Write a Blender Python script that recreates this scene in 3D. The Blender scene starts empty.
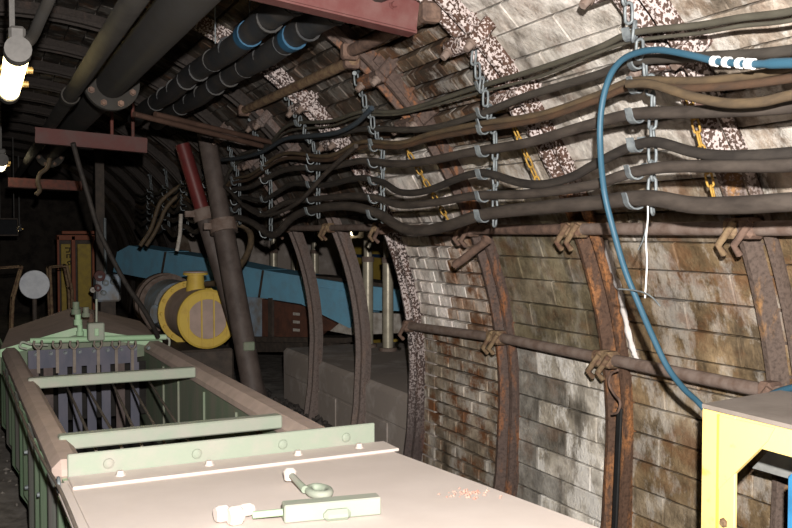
import bpy, math, random
from mathutils import Vector, Matrix
random.seed(7)
SC = bpy.context.scene
COL = SC.collection
# ------------------------------------------------------------------ camera
F = 900.0; H = 2.0; VPX, VPY = -20.0, 232.0
PITCH = math.atan((264 - VPY) / F)
YAW = math.atan((396 - VPX) / (F / math.cos(PITCH)))
cam_d = bpy.data.cameras.new('camera'); cam = bpy.data.objects.new('camera', cam_d); COL.objects.link(cam)
cam_d.sensor_width = 36.0; cam_d.lens = F / 792 * 36.0; cam_d.clip_start = 0.02
cam.location = (0, 0, H); cam.rotation_euler = (math.pi / 2 - PITCH, 0, -YAW)
SC.camera = cam
# ------------------------------------------------------------------ world, lights, exposure
w = bpy.data.worlds.new('world'); SC.world = w; w.use_nodes = True
w.node_tree.nodes['Background'].inputs[0].default_value = (0.9, 0.85, 0.8, 1)
w.node_tree.nodes['Background'].inputs[1].default_value = 0.0015
SC.view_settings.view_transform = 'Standard'; SC.view_settings.look = 'None'
SC.view_settings.gamma = 1.0; SC.view_settings.use_curve_mapping = False
SC.view_settings.exposure = 0.0
fl_d = bpy.data.lights.new('camera_flash', 'SPOT'); fl = bpy.data.objects.new('camera_flash', fl_d); COL.objects.link(fl)
fl_d.energy = 1250; fl_d.color = (1.0, 0.945, 0.89); fl_d.shadow_soft_size = 0.02
fl_d.spot_size = math.radians(84); fl_d.spot_blend = 0.55
fl.location = (0.06, -0.03, H + 0.21); fl.rotation_euler = (math.pi / 2 - PITCH + 0.015, 0, -YAW - 0.03)
# ------------------------------------------------------------------ pixel -> place helpers
FW = Vector((math.sin(YAW) * math.cos(PITCH), math.cos(YAW) * math.cos(PITCH), -math.sin(PITCH)))
RT = Vector((math.cos(YAW), -math.sin(YAW), 0)); UP = RT.cross(FW); CP = Vector((0, 0, H))
def ray(x, y): return FW * F + RT * (x - 396) + UP * (264 - y)
def onX(x, y, X): d = ray(x, y); return CP + d * (X / d.x)
def onY(x, y, Y): d = ray(x, y); return CP + d * (Y / d.y)
def onZ(x, y, Z): d = ray(x, y); return CP + d * ((Z - H) / d.z)
def topx(p):
    v = Vector(p) - CP; z = v.dot(FW)
    if z < 0.05: return None
    return (396 + F * v.dot(RT) / z, 264 - F * v.dot(UP) / z, z)
TH = math.atan(446 / (F / math.cos(PITCH))) - YAW      # the green conveyor lies a little askew to the tunnel
RM = Matrix.Rotation(TH, 4, 'Z'); RMI = RM.inverted()
def lZ(x, y, Z): d = RMI @ ray(x, y); return CP + d * ((Z - H) / d.z)
def lY(x, y, Y): d = RMI @ ray(x, y); return CP + d * (Y / d.y)
# ------------------------------------------------------------------ tunnel profile
FZ = 0.42; XC = 0.24; ZC = 1.1; RA = 2.27; RW = 2.325; LEG = ZC - FZ
def arc(s, R=RW):
    """point x,z and inward normal at arc length s from the right foot"""
    if s < LEG: return XC + R, FZ + s, -1.0, 0.0
    a = (s - LEG) / R
    if a > math.pi: return XC - R, ZC - (a - math.pi) * R, 1.0, 0.0
    return XC + R * math.cos(a), ZC + R * math.sin(a), -math.cos(a), -math.sin(a)
def arcx(z, R=RA):
    return XC + R if z < ZC else XC + math.sqrt(max(0.0, R * R - (z - ZC) ** 2))
def s_of_z(z, R=RW):
    return z - FZ if z < ZC else LEG + R * math.asin(min(1, (z - ZC) / R))
# ------------------------------------------------------------------ materials
def nt(name):
    m = bpy.data.materials.new(name); m.use_nodes = True
    t = m.node_tree; b = t.nodes['Principled BSDF']; return m, t, b
def nod(t, kind, **kw):
    n = t.nodes.new(kind)
    for k, v in kw.items():
        if hasattr(n, k) and k not in n.inputs: setattr(n, k, v)
        else: n.inputs[k].default_value = v
    return n
def c4(c): return (c[0], c[1], c[2], 1.0)
def noise(t, vec, scale, detail=4.0, rough=0.6):
    n = t.nodes.new('ShaderNodeTexNoise'); n.inputs['Scale'].default_value = scale
    n.inputs['Detail'].default_value = detail; n.inputs['Roughness'].default_value = rough
    if vec is not None: t.links.new(vec, n.inputs['Vector'])
    return n.outputs['Fac']
def ramp(t, fac, a, b):
    r = t.nodes.new('ShaderNodeMapRange'); r.inputs[1].default_value = a; r.inputs[2].default_value = b
    r.clamp = True; t.links.new(fac, r.inputs[0]); return r.outputs[0]
def mixc(t, fac, a, b, mode='MIX'):
    m = t.nodes.new('ShaderNodeMix'); m.data_type = 'RGBA'; m.blend_type = mode
    for sock, v in ((m.inputs[0], fac), (m.inputs[6], a), (m.inputs[7], b)):
        if isinstance(v, (int, float)): sock.default_value = v
        elif isinstance(v, tuple): sock.default_value = c4(v)
        else: t.links.new(v, sock)
    return m.outputs[2]
def math_(t, op, a, b=None):
    m = t.nodes.new('ShaderNodeMath'); m.operation = op
    for i, v in enumerate((a, b)):
        if v is None: continue
        if isinstance(v, (int, float)): m.inputs[i].default_value = v
        else: t.links.new(v, m.inputs[i])
    return m.outputs[0]
def wpos(t, scale=(1, 1, 1)):
    g = t.nodes.new('ShaderNodeNewGeometry'); mp = t.nodes.new('ShaderNodeMapping'); mp.inputs['Scale'].default_value = scale
    t.links.new(g.outputs['Position'], mp.inputs['Vector']); return mp.outputs[0]
def opos(t, scale=(1, 1, 1)):
    g = t.nodes.new('ShaderNodeTexCoord'); mp = t.nodes.new('ShaderNodeMapping'); mp.inputs['Scale'].default_value = scale
    t.links.new(g.outputs['Object'], mp.inputs['Vector']); return mp.outputs[0]
def bump(t, b, h, strength=0.4, dist=0.01):
    n = t.nodes.new('ShaderNodeBump'); n.inputs['Strength'].default_value = strength; n.inputs['Distance'].default_value = dist
    t.links.new(h, n.inputs['Height']); t.links.new(n.outputs[0], b.inputs['Normal'])
MATS = {}
# albedo factor per material, tuned by eye; the coal-dusted default is darker
ALB = dict(blue=1.15, prop=0.9, concrete=0.8, white=1.0, cabinet=0.7, yellow_paint=1.0, yellow_table=0.95, tape=1.0, dust_brown=1.3, dust_rail=1.2, dust_pink=0.9, green=0.8, green_paint=1.05, green_pale=0.62, rubber=0.5, lamp=1.0, lime=0.9, galv=0.68, cable=0.5, hose_blue=0.46, hose_black=0.6, pipe=0.27, prop_red=0.42, prop_brown=0.55, rock=0.35, conduit=0.38, red_rusty=0.5, red_dusty=0.3, floor=1.15, mortar=0.6, red=0.42)
def plain(name, col, rough=0.6, metal=0.0, col2=None, scale=14.0, lo=0.4, hi=0.65, bmp=0.15, emit=None, es=0.0, stretch=(1, 1, 1), spec=0.3):
    """two colours mixed by a noise in world space"""
    if name in MATS: return MATS[name]
    m, t, b = nt(name)
    v = wpos(t, stretch); kk = ALB.get(name, ALB.get(name.split('_')[0], 0.66))
    if col2: col2 = tuple(c * kk for c in col2)
    col = tuple(c * kk for c in col)
    n = noise(t, v, scale, 5.0)
    out = mixc(t, ramp(t, n, lo, hi), col, col2 if col2 else tuple(c * 0.7 for c in col))
    t.links.new(out, b.inputs['Base Color'])
    b.inputs['Roughness'].default_value = rough; b.inputs['Metallic'].default_value = metal
    b.inputs['Specular IOR Level'].default_value = spec
    if bmp: bump(t, b, noise(t, v, scale * 3.1), bmp, 0.006)
    if emit:
        b.inputs['Emission Color'].default_value = c4(emit); b.inputs['Emission Strength'].default_value = es
    MATS[name] = m; return m
def brick_mat(name, rust, white):
    m, t, b = nt(name)
    oi = t.nodes.new('ShaderNodeObjectInfo'); p = wpos(t); ps = wpos(t, (1, 1, 0.3))
    base = oi.outputs['Color']
    n1 = noise(t, p, 9, 6, 0.65)
    c = mixc(t, 1.0, base, mixc(t, ramp(t, n1, 0.3, 0.7), (0.3, 0.27, 0.235), (1.5, 1.48, 1.45)), 'MULTIPLY')
    c = mixc(t, 1.0, c, mixc(t, ramp(t, noise(t, p, 2.3, 3, 0.6), 0.35, 0.65), (0.6, 0.57, 0.52), (1.25, 1.25, 1.25)), 'MULTIPLY')
    n2 = noise(t, ps, 6.5, 5, 0.6)
    c = mixc(t, ramp(t, n2, 0.53, 0.66), c, mixc(t, 0.72, c, (0.035, 0.028, 0.02)))          # dark run-off
    n3 = noise(t, wpos(t, (1, 1.2, 0.7)), 4.7, 6, 0.7)
    c = mixc(t, math_(t, 'MULTIPLY', ramp(t, n3, 0.50, 0.58), white), c, (0.68, 0.655, 0.61))  # lime bloom
    n4 = noise(t, wpos(t, (1, 0.9, 1.1)), 5.9, 6, 0.7)
    c = mixc(t, math_(t, 'MULTIPLY', ramp(t, n4, 0.5, 0.62), rust), c, (0.15, 0.062, 0.025))
    v = math_(t, 'MULTIPLY_ADD', oi.outputs['Random'], 0.2); t.nodes[-1].inputs[2].default_value = 0.9
    hs = t.nodes.new('ShaderNodeHueSaturation'); t.links.new(v, hs.inputs['Value']); t.links.new(c, hs.inputs['Color'])
    t.links.new(hs.outputs[0], b.inputs['Base Color']); b.inputs['Roughness'].default_value = 0.85
    b.inputs['Specular IOR Level'].default_value = 0.2
    bump(t, b, math_(t, 'ADD', noise(t, p, 60, 5, 0.7), n1), 0.6, 0.012)
    MATS[name] = m; return m
def arch_mat(name, zlo, zhi, paint, dark, orange, oamt):
    """rusted steel with flaking white paint above zlo"""
    m, t, b = nt(name); dark = tuple(k * .68 for k in dark); orange = tuple(k * .72 for k in orange)
    p = wpos(t); ps = wpos(t, (1, 1, 0.35))
    n1 = noise(t, ps, 11, 6, 0.65)
    c = mixc(t, ramp(t, n1, 0.62 - 0.25 * oamt, 0.74 - 0.2 * oamt), dark, orange)
    c = mixc(t, ramp(t, noise(t, p, 70, 3), 0.45, 0.75), c, tuple(k * 0.45 for k in dark))
    g = t.nodes.new('ShaderNodeNewGeometry'); sx = t.nodes.new('ShaderNodeSeparateXYZ'); t.links.new(g.outputs['Position'], sx.inputs[0])
    zz = math_(t, 'ADD', sx.outputs[2], math_(t, 'MULTIPLY', noise(t, p, 5), 0.25))
    zf = math_(t, 'MULTIPLY', ramp(t, zz, zlo + 0.1, zhi + 0.1), ramp(t, sx.outputs[0], 0.9, 1.25))
    c = mixc(t, ramp(t, sx.outputs[2], zlo, zhi), c, mixc(t, ramp(t, n1, 0.4, 0.7), tuple(k * 0.5 for k in dark), (0.11, 0.06, 0.045)))
    sp = ramp(t, math_(t, 'ADD', noise(t, p, 85, 2, 0.5), math_(t, 'MULTIPLY', noise(t, p, 8, 3), 0.35)), 0.63, 0.68)
    pf = math_(t, 'MULTIPLY', math_(t, 'MULTIPLY', zf, math_(t, 'SUBTRACT', 1.0, sp)), paint)
    c = mixc(t, pf, c, (0.44, 0.38, 0.365))
    t.links.new(c, b.inputs['Base Color']); b.inputs['Roughness'].default_value = 0.75
    b.inputs['Specular IOR Level'].default_value = 0.25
    bump(t, b, noise(t, p, 45, 5, 0.7), 0.6, 0.008)
    MATS[name] = m; return m
brick_mat('masonry', 0.45, 0.3); brick_mat('masonry_lime', 0.1, 0.9); brick_mat('masonry_rusty', 0.95, 0.35); brick_mat('masonry_pale', 0.25, 0.5)
brick_mat('masonry_damp_dim', 0.3, 0.12); brick_mat('masonry_white', 0.15, 0.8)
plain('mortar', (0.22, 0.18, 0.14), 0.95, col2=(0.09, 0.045, 0.025), scale=5, lo=0.4, hi=0.6)
plain('rock', (0.12, 0.1, 0.085), 0.95, col2=(0.05, 0.04, 0.035), scale=6, bmp=0.8)
plain('floor_dust', (0.17, 0.155, 0.14), 0.95, col2=(0.09, 0.08, 0.07), scale=9, bmp=0.6)
plain('concrete', (0.36, 0.31, 0.275), 0.9, col2=(0.52, 0.465, 0.43), scale=5, lo=0.5, hi=0.7, bmp=0.4)
ARCHM = {'near': arch_mat('arch_ochre_rust', 2.1, 2.3, 0.95, (0.15, 0.11, 0.09), (0.42, 0.22, 0.08), 0.35),
         'bright': arch_mat('arch_orange_rust', 2.12, 2.25, 1.0, (0.13, 0.075, 0.05), (0.46, 0.2, 0.075), 0.55),
         'brown': arch_mat('arch_brown_rust', 3.4, 3.5, 0.3, (0.13, 0.09, 0.075), (0.33, 0.13, 0.05), 0.4),
         'white': arch_mat('arch_white_paint', 0.7, 1.5, 0.95, (0.1, 0.075, 0.07), (0.18, 0.1, 0.08), 0.2),
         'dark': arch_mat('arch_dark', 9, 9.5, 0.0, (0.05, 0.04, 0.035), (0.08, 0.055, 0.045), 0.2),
         'grey': arch_mat('arch_grey_rust', 0.3, 3.2, 0.12, (0.24, 0.19, 0.17), (0.28, 0.2, 0.16), 0.3)}
plain('rust', (0.22, 0.14, 0.105), 0.8, col2=(0.11, 0.07, 0.055), scale=22, bmp=0.5)
plain('rust_grey', (0.26, 0.2, 0.17), 0.75, col2=(0.17, 0.115, 0.09), scale=16, bmp=0.4)
plain('rust_ochre', (0.3, 0.21, 0.12), 0.8, col2=(0.14, 0.075, 0.05), scale=25, bmp=0.6)
plain('galv', (0.24, 0.27, 0.28), 0.5, 0.2, col2=(0.15, 0.17, 0.185), scale=40)
plain('chain_yellow', (0.55, 0.33, 0.06), 0.6, col2=(0.3, 0.17, 0.04), scale=60)
def cable_mat(name, a, b2): plain(name, a, 0.62, col2=b2, scale=9, lo=0.35, hi=0.7, bmp=0.12, stretch=(3, 1, 3))
cable_mat('cable_grey', (0.095, 0.083, 0.07), (0.055, 0.047, 0.04))
cable_mat('cable_dusty', (0.115, 0.094, 0.079), (0.05, 0.04, 0.034))
cable_mat('cable_olive', (0.14, 0.13, 0.1), (0.085, 0.078, 0.06))
cable_mat('cable_tan', (0.2, 0.14, 0.08), (0.095, 0.07, 0.048))
cable_mat('cable_orange', (0.15, 0.085, 0.05), (0.08, 0.055, 0.04))
cable_mat('cable_dark', (0.035, 0.03, 0.027), (0.075, 0.064, 0.055))
cable_mat('cable_slate', (0.05, 0.075, 0.1), (0.07, 0.075, 0.08))
plain('hose_blue', (0.05, 0.15, 0.23), 0.5, col2=(0.06, 0.16, 0.24), scale=12)
plain('tape_white', (0.75, 0.75, 0.74), 0.6)
plain('hose_black', (0.035, 0.038, 0.042), 0.5, col2=(0.06, 0.055, 0.05), scale=10)
plain('band_blue', (0.03, 0.11, 0.2), 0.5)
plain('pipe_grey', (0.075, 0.07, 0.064), 0.85, col2=(0.065, 0.056, 0.045), scale=8)
plain('pipe_thin', (0.1, 0.09, 0.078), 0.85, col2=(0.05, 0.043, 0.036), scale=8)
plain('red_paint', (0.2, 0.06, 0.055), 0.65, col2=(0.24, 0.11, 0.1), scale=10)
plain('red_dusty', (0.24, 0.075, 0.065), 0.7, col2=(0.22, 0.11, 0.1), scale=10)
plain('red_rusty', (0.2, 0.06, 0.045), 0.7, col2=(0.11, 0.05, 0.04), scale=20)
plain('conduit_brown', (0.16, 0.09, 0.065), 0.6)
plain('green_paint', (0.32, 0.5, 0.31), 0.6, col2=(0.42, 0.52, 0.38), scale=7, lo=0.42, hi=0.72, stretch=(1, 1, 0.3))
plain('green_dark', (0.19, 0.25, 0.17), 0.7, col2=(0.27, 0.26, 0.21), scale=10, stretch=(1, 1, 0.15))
plain('green_grey', (0.42, 0.45, 0.4), 0.8, col2=(0.4, 0.37, 0.35), scale=8, stretch=(1, 1, 0.3))
plain('green_pale', (0.47, 0.54, 0.43), 0.65, col2=(0.56, 0.54, 0.47), scale=9, lo=0.4, hi=0.7)
plain('dust_pink', (0.69, 0.605, 0.555), 0.95, col2=(0.73, 0.645, 0.595), scale=5, bmp=0.08)
plain('dust_top', (0.33, 0.285, 0.25), 0.95, col2=(0.26, 0.22, 0.19), scale=9, bmp=0.1)
plain('dust_rail', (0.40, 0.31, 0.27), 0.95, col2=(0.34, 0.27, 0.23), scale=9, bmp=0.1)
plain('dust_brown', (0.33, 0.25, 0.215), 0.95, col2=(0.27, 0.21, 0.18), scale=7, bmp=0.1)
plain('rubber_lilac', (0.24, 0.23, 0.29), 0.75, col2=(0.17, 0.18, 0.24), scale=8, stretch=(1, 1, 0.4))
plain('rubber_brown', (0.22, 0.17, 0.16), 0.8)
plain('steel_dark', (0.08, 0.065, 0.055), 0.7, col2=(0.13, 0.1, 0.08), scale=15)
plain('steel_rod', (0.3, 0.25, 0.21), 0.55, 0.2)
plain('pan_dark', (0.03, 0.027, 0.025), 0.95)
plain('prop_brown', (0.16, 0.125, 0.11), 0.6, col2=(0.1, 0.075, 0.065), scale=9, bmp=0.3)
plain('prop_red', (0.27, 0.05, 0.045), 0.45, col2=(0.2, 0.04, 0.04), scale=9)
plain('prop_chrome', (0.5, 0.46, 0.36), 0.35, 0.3, col2=(0.4, 0.36, 0.28), scale=12)
plain('blue_paint', (0.17, 0.4, 0.56), 0.6, col2=(0.17, 0.33, 0.45), scale=6, lo=0.45, hi=0.7)
plain('blue_grey', (0.27, 0.34, 0.42), 0.55, col2=(0.22, 0.2, 0.18), scale=7)
plain('yellow_paint', (0.62, 0.44, 0.08), 0.55, col2=(0.5, 0.33, 0.07), scale=8, lo=0.5, hi=0.75)
plain('yellow_table', (0.85, 0.63, 0.22), 0.55, col2=(0.7, 0.42, 0.1), scale=14, lo=0.58, hi=0.7)
plain('rust_red_plate', (0.2, 0.085, 0.055), 0.8, col2=(0.12, 0.06, 0.045), scale=9)
plain('white_dirty', (0.5, 0.47, 0.43), 0.7, col2=(0.3, 0.26, 0.22), scale=12)
plain('white_disc', (0.6, 0.63, 0.68), 0.6, col2=(0.5, 0.53, 0.58))
plain('cabinet_orange', (0.36, 0.11, 0.05), 0.6, col2=(0.3, 0.08, 0.04))
plain('cabinet_yellow', (0.5, 0.36, 0.05), 0.6, col2=(0.38, 0.27, 0.05))
plain('black_paint', (0.02, 0.02, 0.02), 0.6)
plain('band_navy', (0.03, 0.09, 0.22), 0.6)
plain('box_blue', (0.06, 0.3, 0.62), 0.5)
plain('screen_dark', (0.02, 0.022, 0.027), 0.8)
plain('sheet_pale', (0.55, 0.56, 0.54), 0.6)
plain('brick_red_spill', (0.75, 0.36, 0.28), 0.9, col2=(0.7, 0.6, 0.5), scale=40)
plain('coal', (0.045, 0.04, 0.038), 0.8, bmp=0.6, col2=(0.1, 0.085, 0.075))
plain('lamp_glow', (1, 0.9, 0.6), 0.4, emit=(1.0, 0.8, 0.36), es=9.0, bmp=0)
plain('lamp_far_glow', (1, 0.95, 0.8), 0.4, emit=(1.0, 0.86, 0.55), es=6.0, bmp=0)
plain('lamp_body', (0.09, 0.085, 0.08), 0.6)
plain('brass', (0.45, 0.3, 0.12), 0.45, 0.4)
plain('lime_crust', (0.66, 0.62, 0.6), 0.95, bmp=0.6)
M = MATS
# ------------------------------------------------------------------ mesh building
WM = {}
class MB:
    def __init__(s): s.v = []; s.f = []; s.sm = []
    def add(s, vs, fs, smooth=False):
        o = len(s.v); s.v += [Vector(v) for v in vs]
        for f in fs: s.f.append([i + o for i in f]); s.sm.append(smooth)
        return s
    def box(s, c, size, mat=None, bev=0.0):
        x, y, z = (k / 2 for k in size); c = Vector(c)
        if bev <= 0:
            vs = [Vector((sx * x, sy * y, sz * z)) for sx in (-1, 1) for sy in (-1, 1) for sz in (-1, 1)]
            fs = [(0, 1, 3, 2), (4, 6, 7, 5), (0, 4, 5, 1), (2, 3, 7, 6), (0, 2, 6, 4), (1, 5, 7, 3)]
        else:
            b = min(bev, x * .95, y * .95, z * .95); vs = []; idx = {}
            for sx in (-1, 1):
                for sy in (-1, 1):
                    for sz in (-1, 1):
                        for ax in range(3):
                            p = [sx * (x - b), sy * (y - b), sz * (z - b)]; p[ax] = (sx * x, sy * y, sz * z)[ax]
                            idx[(sx, sy, sz, ax)] = len(vs); vs.append(Vector(p))
            I = idx; fs = []
            for sg in (-1, 1):
                for ax in range(3):
                    o1, o2 = (ax + 1) % 3, (ax + 2) % 3; q = []
                    for a, b2 in ((-1, -1), (1, -1), (1, 1), (-1, 1)):
                        k = [0, 0, 0]; k[ax] = sg; k[o1] = a; k[o2] = b2; q.append(I[(k[0], k[1], k[2], ax)])
                    fs.append(q if sg > 0 else q[::-1])
            for ax in range(3):                                   # edges parallel to ax
                o1, o2 = (ax + 1) % 3, (ax + 2) % 3
                for a in (-1, 1):
                    for b2 in (-1, 1):
                        q = []
                        for t_, fa in ((-1, o1), (1, o1), (1, o2), (-1, o2)):
                            k = [0, 0, 0]; k[ax] = t_; k[o1] = a; k[o2] = b2; q.append(I[(k[0], k[1], k[2], fa)])
                        fs.append(q if a * b2 < 0 else q[::-1])
            for sx in (-1, 1):
                for sy in (-1, 1):
                    for sz in (-1, 1):
                        q = [I[(sx, sy, sz, 0)], I[(sx, sy, sz, 1)], I[(sx, sy, sz, 2)]]
                        fs.append(q if sx * sy * sz > 0 else q[::-1])
        if mat is None: vs = [v + c for v in vs]
        else: vs = [c + mat @ v for v in vs]
        return s.add(vs, fs)
    def beam(s, a, b, wd, ht, up=(0, 0, 1), bev=0.0):
        a = Vector(a); b = Vector(b); d = (b - a); L = d.length; d.normalize()
        u = Vector(up); sd = d.cross(u).normalized(); u2 = sd.cross(d).normalized()
        mt = Matrix((sd, d, u2)).transposed()
        return s.box((a + b) / 2, (wd, L, ht), mt, bev)
    def tube(s, pts, r, n=10, caps=True, smooth=True, squash=None):
        pts = [Vector(p) for p in pts]; N = len(pts); rr = r if isinstance(r, (list, tuple)) else [r] * N
        d0 = (pts[1] - pts[0]).normalized(); ref = Vector((0, 0, 1)) if abs(d0.z) < 0.9 else Vector((1, 0, 0))
        nrm = d0.cross(ref).normalized(); vs = []; fs = []
        for i, p in enumerate(pts):
            d = (pts[min(i + 1, N - 1)] - pts[max(i - 1, 0)]).normalized()
            nrm = (nrm - d * nrm.dot(d)).normalized(); bn = d.cross(nrm)
            for k in range(n):
                a = 2 * math.pi * k / n; vs.append(p + (nrm * math.cos(a) + bn * math.sin(a)) * rr[i])
        for i in range(N - 1):
            for k in range(n):
                fs.append((i * n + k, i * n + (k + 1) % n, (i + 1) * n + (k + 1) % n, (i + 1) * n + k))
        s.add(vs, fs, smooth)
        if caps:
            s.add(vs[:n], [tuple(range(n))[::-1]]); s.add(vs[-n:], [tuple(range(n))])
        return s
    def cyl(s, a, b, r, n=16, r2=None): return s.tube([a, b], [r, r if r2 is None else r2], n)
    def lathe(s, a, axis, prof, n=24):
        """profile of (distance along axis, radius) about the axis from a"""
        a = Vector(a); d = Vector(axis).normalized(); ref = Vector((0, 0, 1)) if abs(d.z) < 0.9 else Vector((1, 0, 0))
        u = d.cross(ref).normalized(); v = d.cross(u)
        for (t0, r0), (t1, r1) in zip(prof[:-1], prof[1:]):
            vs = []
            for t_, r_ in ((t0, r0), (t1, r1)):
                for k in range(n):
                    q = 2 * math.pi * k / n; vs.append(a + d * t_ + (u * math.cos(q) + v * math.sin(q)) * max(r_, 1e-4))
            s.add(vs, [(k, (k + 1) % n, n + (k + 1) % n, n + k) for k in range(n)], abs(t1 - t0) > 1e-6)
        return s
    def prism(s, poly, off):
        n = len(poly); off = Vector(off); vs = [Vector(p) for p in poly]; vs += [v + off for v in vs]
        fs = [tuple(range(n))[::-1], tuple(range(n, 2 * n))] + [(i, (i + 1) % n, n + (i + 1) % n, n + i) for i in range(n)]
        return s.add(vs, fs)
    def extrude(s, prof, frames, closed=True):
        """prof: list of 2D; frames: list of (origin, ax, ay)"""
        n = len(prof); vs = []; fs = []
        for o, ax, ay in frames:
            for p in prof: vs.append(Vector(o) + Vector(ax) * p[0] + Vector(ay) * p[1])
        for i in range(len(frames) - 1):
            for k in range(n): fs.append((i * n + k, i * n + (k + 1) % n, (i + 1) * n + (k + 1) % n, (i + 1) * n + k))
        fs.append(tuple(range(n))[::-1]); fs.append(tuple((len(frames) - 1) * n + k for k in range(n)))
        return s.add(vs, fs)
    def xf(s, m): s.v = [m @ v for v in s.v]; return s
    def data(s, name, mat, shift=None):
        me = bpy.data.meshes.new(name)
        me.from_pydata([tuple(v - shift) if shift else tuple(v) for v in s.v], [], s.f)
        me.polygons.foreach_set('use_smooth', s.sm); me.materials.append(M[mat] if isinstance(mat, str) else mat)
        if sum(1 for k in s.sm if k) == 0 or True:
            import bmesh
            bm = bmesh.new(); bm.from_mesh(me); bmesh.ops.recalc_face_normals(bm, faces=bm.faces); bm.to_mesh(me); bm.free()
        return me
    def build(s, name, mat, parent=None, frame=None):
        """verts are world coordinates (frame = matrix to put them there)"""
        if frame is not None: s.xf(frame)
        lo = Vector([min(v[i] for v in s.v) for i in range(3)]); hi = Vector([max(v[i] for v in s.v) for i in range(3)])
        o = (lo + hi) / 2
        if parent is None: o.z = lo.z
        me = s.data(name, mat, o)
        return place(name, me, Matrix.Translation(o), parent)
def place(name, me, mw, parent=None):
    ob = bpy.data.objects.new(name, me); COL.objects.link(ob); WM[ob] = mw.copy()
    if parent is not None:
        ob.parent = parent; ob.matrix_local = WM[parent].inverted() @ mw
    else: ob.matrix_local = mw
    return ob
LABELS = {}
def tag(o, label, cat, group=None, kind=None):
    o['label'] = label; o['category'] = cat
    if group: o['group'] = group
    if kind: o['kind'] = kind
    return o
def thing(name, label, cat, loc, rotz=0, group=None):
    o = place(name, None, Matrix.Translation(Vector(loc)) @ Matrix.Rotation(rotz, 4, 'Z'))
    o.empty_display_size = 0.1
    return tag(o, label, cat, group)
def struct(o, label=None):
    o['kind'] = 'structure'
    if label: o['label'] = label
    return o
def smooth_path(P, sub=6):
    P = [Vector(p) for p in P]; out = []
    for i in range(len(P) - 1):
        p0 = P[max(i - 1, 0)]; p1 = P[i]; p2 = P[i + 1]; p3 = P[min(i + 2, len(P) - 1)]
        for k in range(sub):
            t = k / sub
            # centripetal-ish: finite-difference tangents scaled by chord
            d1 = (p2 - p0) / max((p1 - p0).length + (p2 - p1).length, 1e-6) * (p2 - p1).length
            d2 = (p3 - p1) / max((p2 - p1).length + (p3 - p2).length, 1e-6) * (p2 - p1).length
            h00 = 2 * t ** 3 - 3 * t * t + 1; h10 = t ** 3 - 2 * t * t + t; h01 = -2 * t ** 3 + 3 * t * t; h11 = t ** 3 - t * t
            out.append(p1 * h00 + d1 * h10 + p2 * h01 + d2 * h11)
    out.append(P[-1]); return out
def bolt_mesh(r, h, mat, name='bolt'):
    mb = MB(); mb.lathe((0, 0, 0), (0, 0, 1), [(0, r * 1.25), (h * .3, r * 1.25), (h * .3, r), (h, r * .8), (h, 0)], 6); return mb.data(name, mat)
def facing(p, n):
    n = Vector(n).normalized(); return Matrix.Translation(Vector(p)) @ n.to_track_quat('Z', 'Y').to_matrix().to_4x4()
# ================================================================== THE SETTING
YEND = 19.0; YBEG = -2.2
ARCH_Y = [-1.5, -0.55, 0.36, 1.29, 2.215, 3.14, 4.05, 5.16, 6.08, 7.1, 8.05, 8.95, 9.85, 10.8, 11.8, 12.8, 14.0, 15.4, 17.0]
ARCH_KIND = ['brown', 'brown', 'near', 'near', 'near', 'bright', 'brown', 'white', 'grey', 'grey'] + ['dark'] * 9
NICHE0, NICHE1, NZ = 5.19, 12.8, 2.0
fl_ = MB(); nx, ny = 40, 70
vs = []; fs = []
for j in range(ny + 1):
    for i in range(nx + 1):
        x = -2.4 + (3.0 + 2.4) * i / nx; y = YBEG + (YEND - YBEG) * j / ny
        vs.append((x, y, FZ + random.uniform(-0.012, 0.012)))
for j in range(ny):
    for i in range(nx): a = j * (nx + 1) + i; fs.append((a, a + 1, a + nx + 2, a + nx + 1))
fl_.add(vs, fs); fl_.box((0.3, (YBEG + YEND) / 2, FZ - 0.15), (5.6, YEND - YBEG, 0.2))
struct(fl_.build('floor', 'floor_dust'))
def shell(name, s0, s1, y0, y1, mat='mortar', R=RW + 0.05, th=0.18):
    n = max(2, int((s1 - s0) / 0.15)); fr = []
    prof = [(y0, 0), (y1, 0), (y1, -th), (y0, -th)]
    for k in range(n + 1):
        s = s0 + (s1 - s0) * k / n; x, z, a, b = arc(s * 1.0, R); fr.append(((x, 0, z), (0, 1, 0), (a, 0, b)))
    return MB().extrude(prof, fr)
SW = s_of_z(2.45)
STOT = 2 * LEG + math.pi * RW
k = (RW + 0.05) / RW
mb = shell('wall_right', 0, SW, YBEG, NICHE0)
m2 = shell('wall_right', s_of_z(NZ), SW, NICHE0, NICHE1); mb.add(m2.v, m2.f)
m2 = shell('wall_right', 0, SW, NICHE1, YEND); mb.add(m2.v, m2.f)
wall_right = struct(mb.build('wall_right', 'mortar'))
ceiling = struct(shell('ceiling', SW, STOT - SW, YBEG, YEND).build('ceiling', 'mortar'))
wall_left = struct(shell('wall_left', STOT - SW, STOT + 0.1, YBEG, YEND).build('wall_left', 'mortar'))
mb = MB(); mb.box((0.3, YEND + 0.1, 1.9), (6, 0.3, 3.6)); struct(mb.build('wall_back', 'rock'))
mb = MB(); mb.box((0.3, YBEG - 0.1, 1.9), (6, 0.3, 3.6)); struct(mb.build('wall_front', 'rock'))
# side chamber
struct(MB().box((7.0, 9.0, 1.6), (0.3, 8.4, 2.8)).build('wall_chamber_back', 'concrete'))
struct(MB().box((4.72, NICHE0 - 0.12, 1.6), (4.3, 0.16, 2.8)).build('wall_chamber_near', 'concrete'))
struct(MB().box((4.72, NICHE1 + 0.12, 1.6), (4.3, 0.16, 2.8)).build('wall_chamber_far', 'concrete'))
struct(MB().box((4.85, 9.0, 2.62), (4.3, 7.8, 0.2)).build('ceiling_chamber', 'rock'))
struct(MB().box((4.95, 9.0, FZ - 0.12), (4.5, 7.9, 0.2)).build('floor_chamber', 'floor_dust'))
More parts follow.
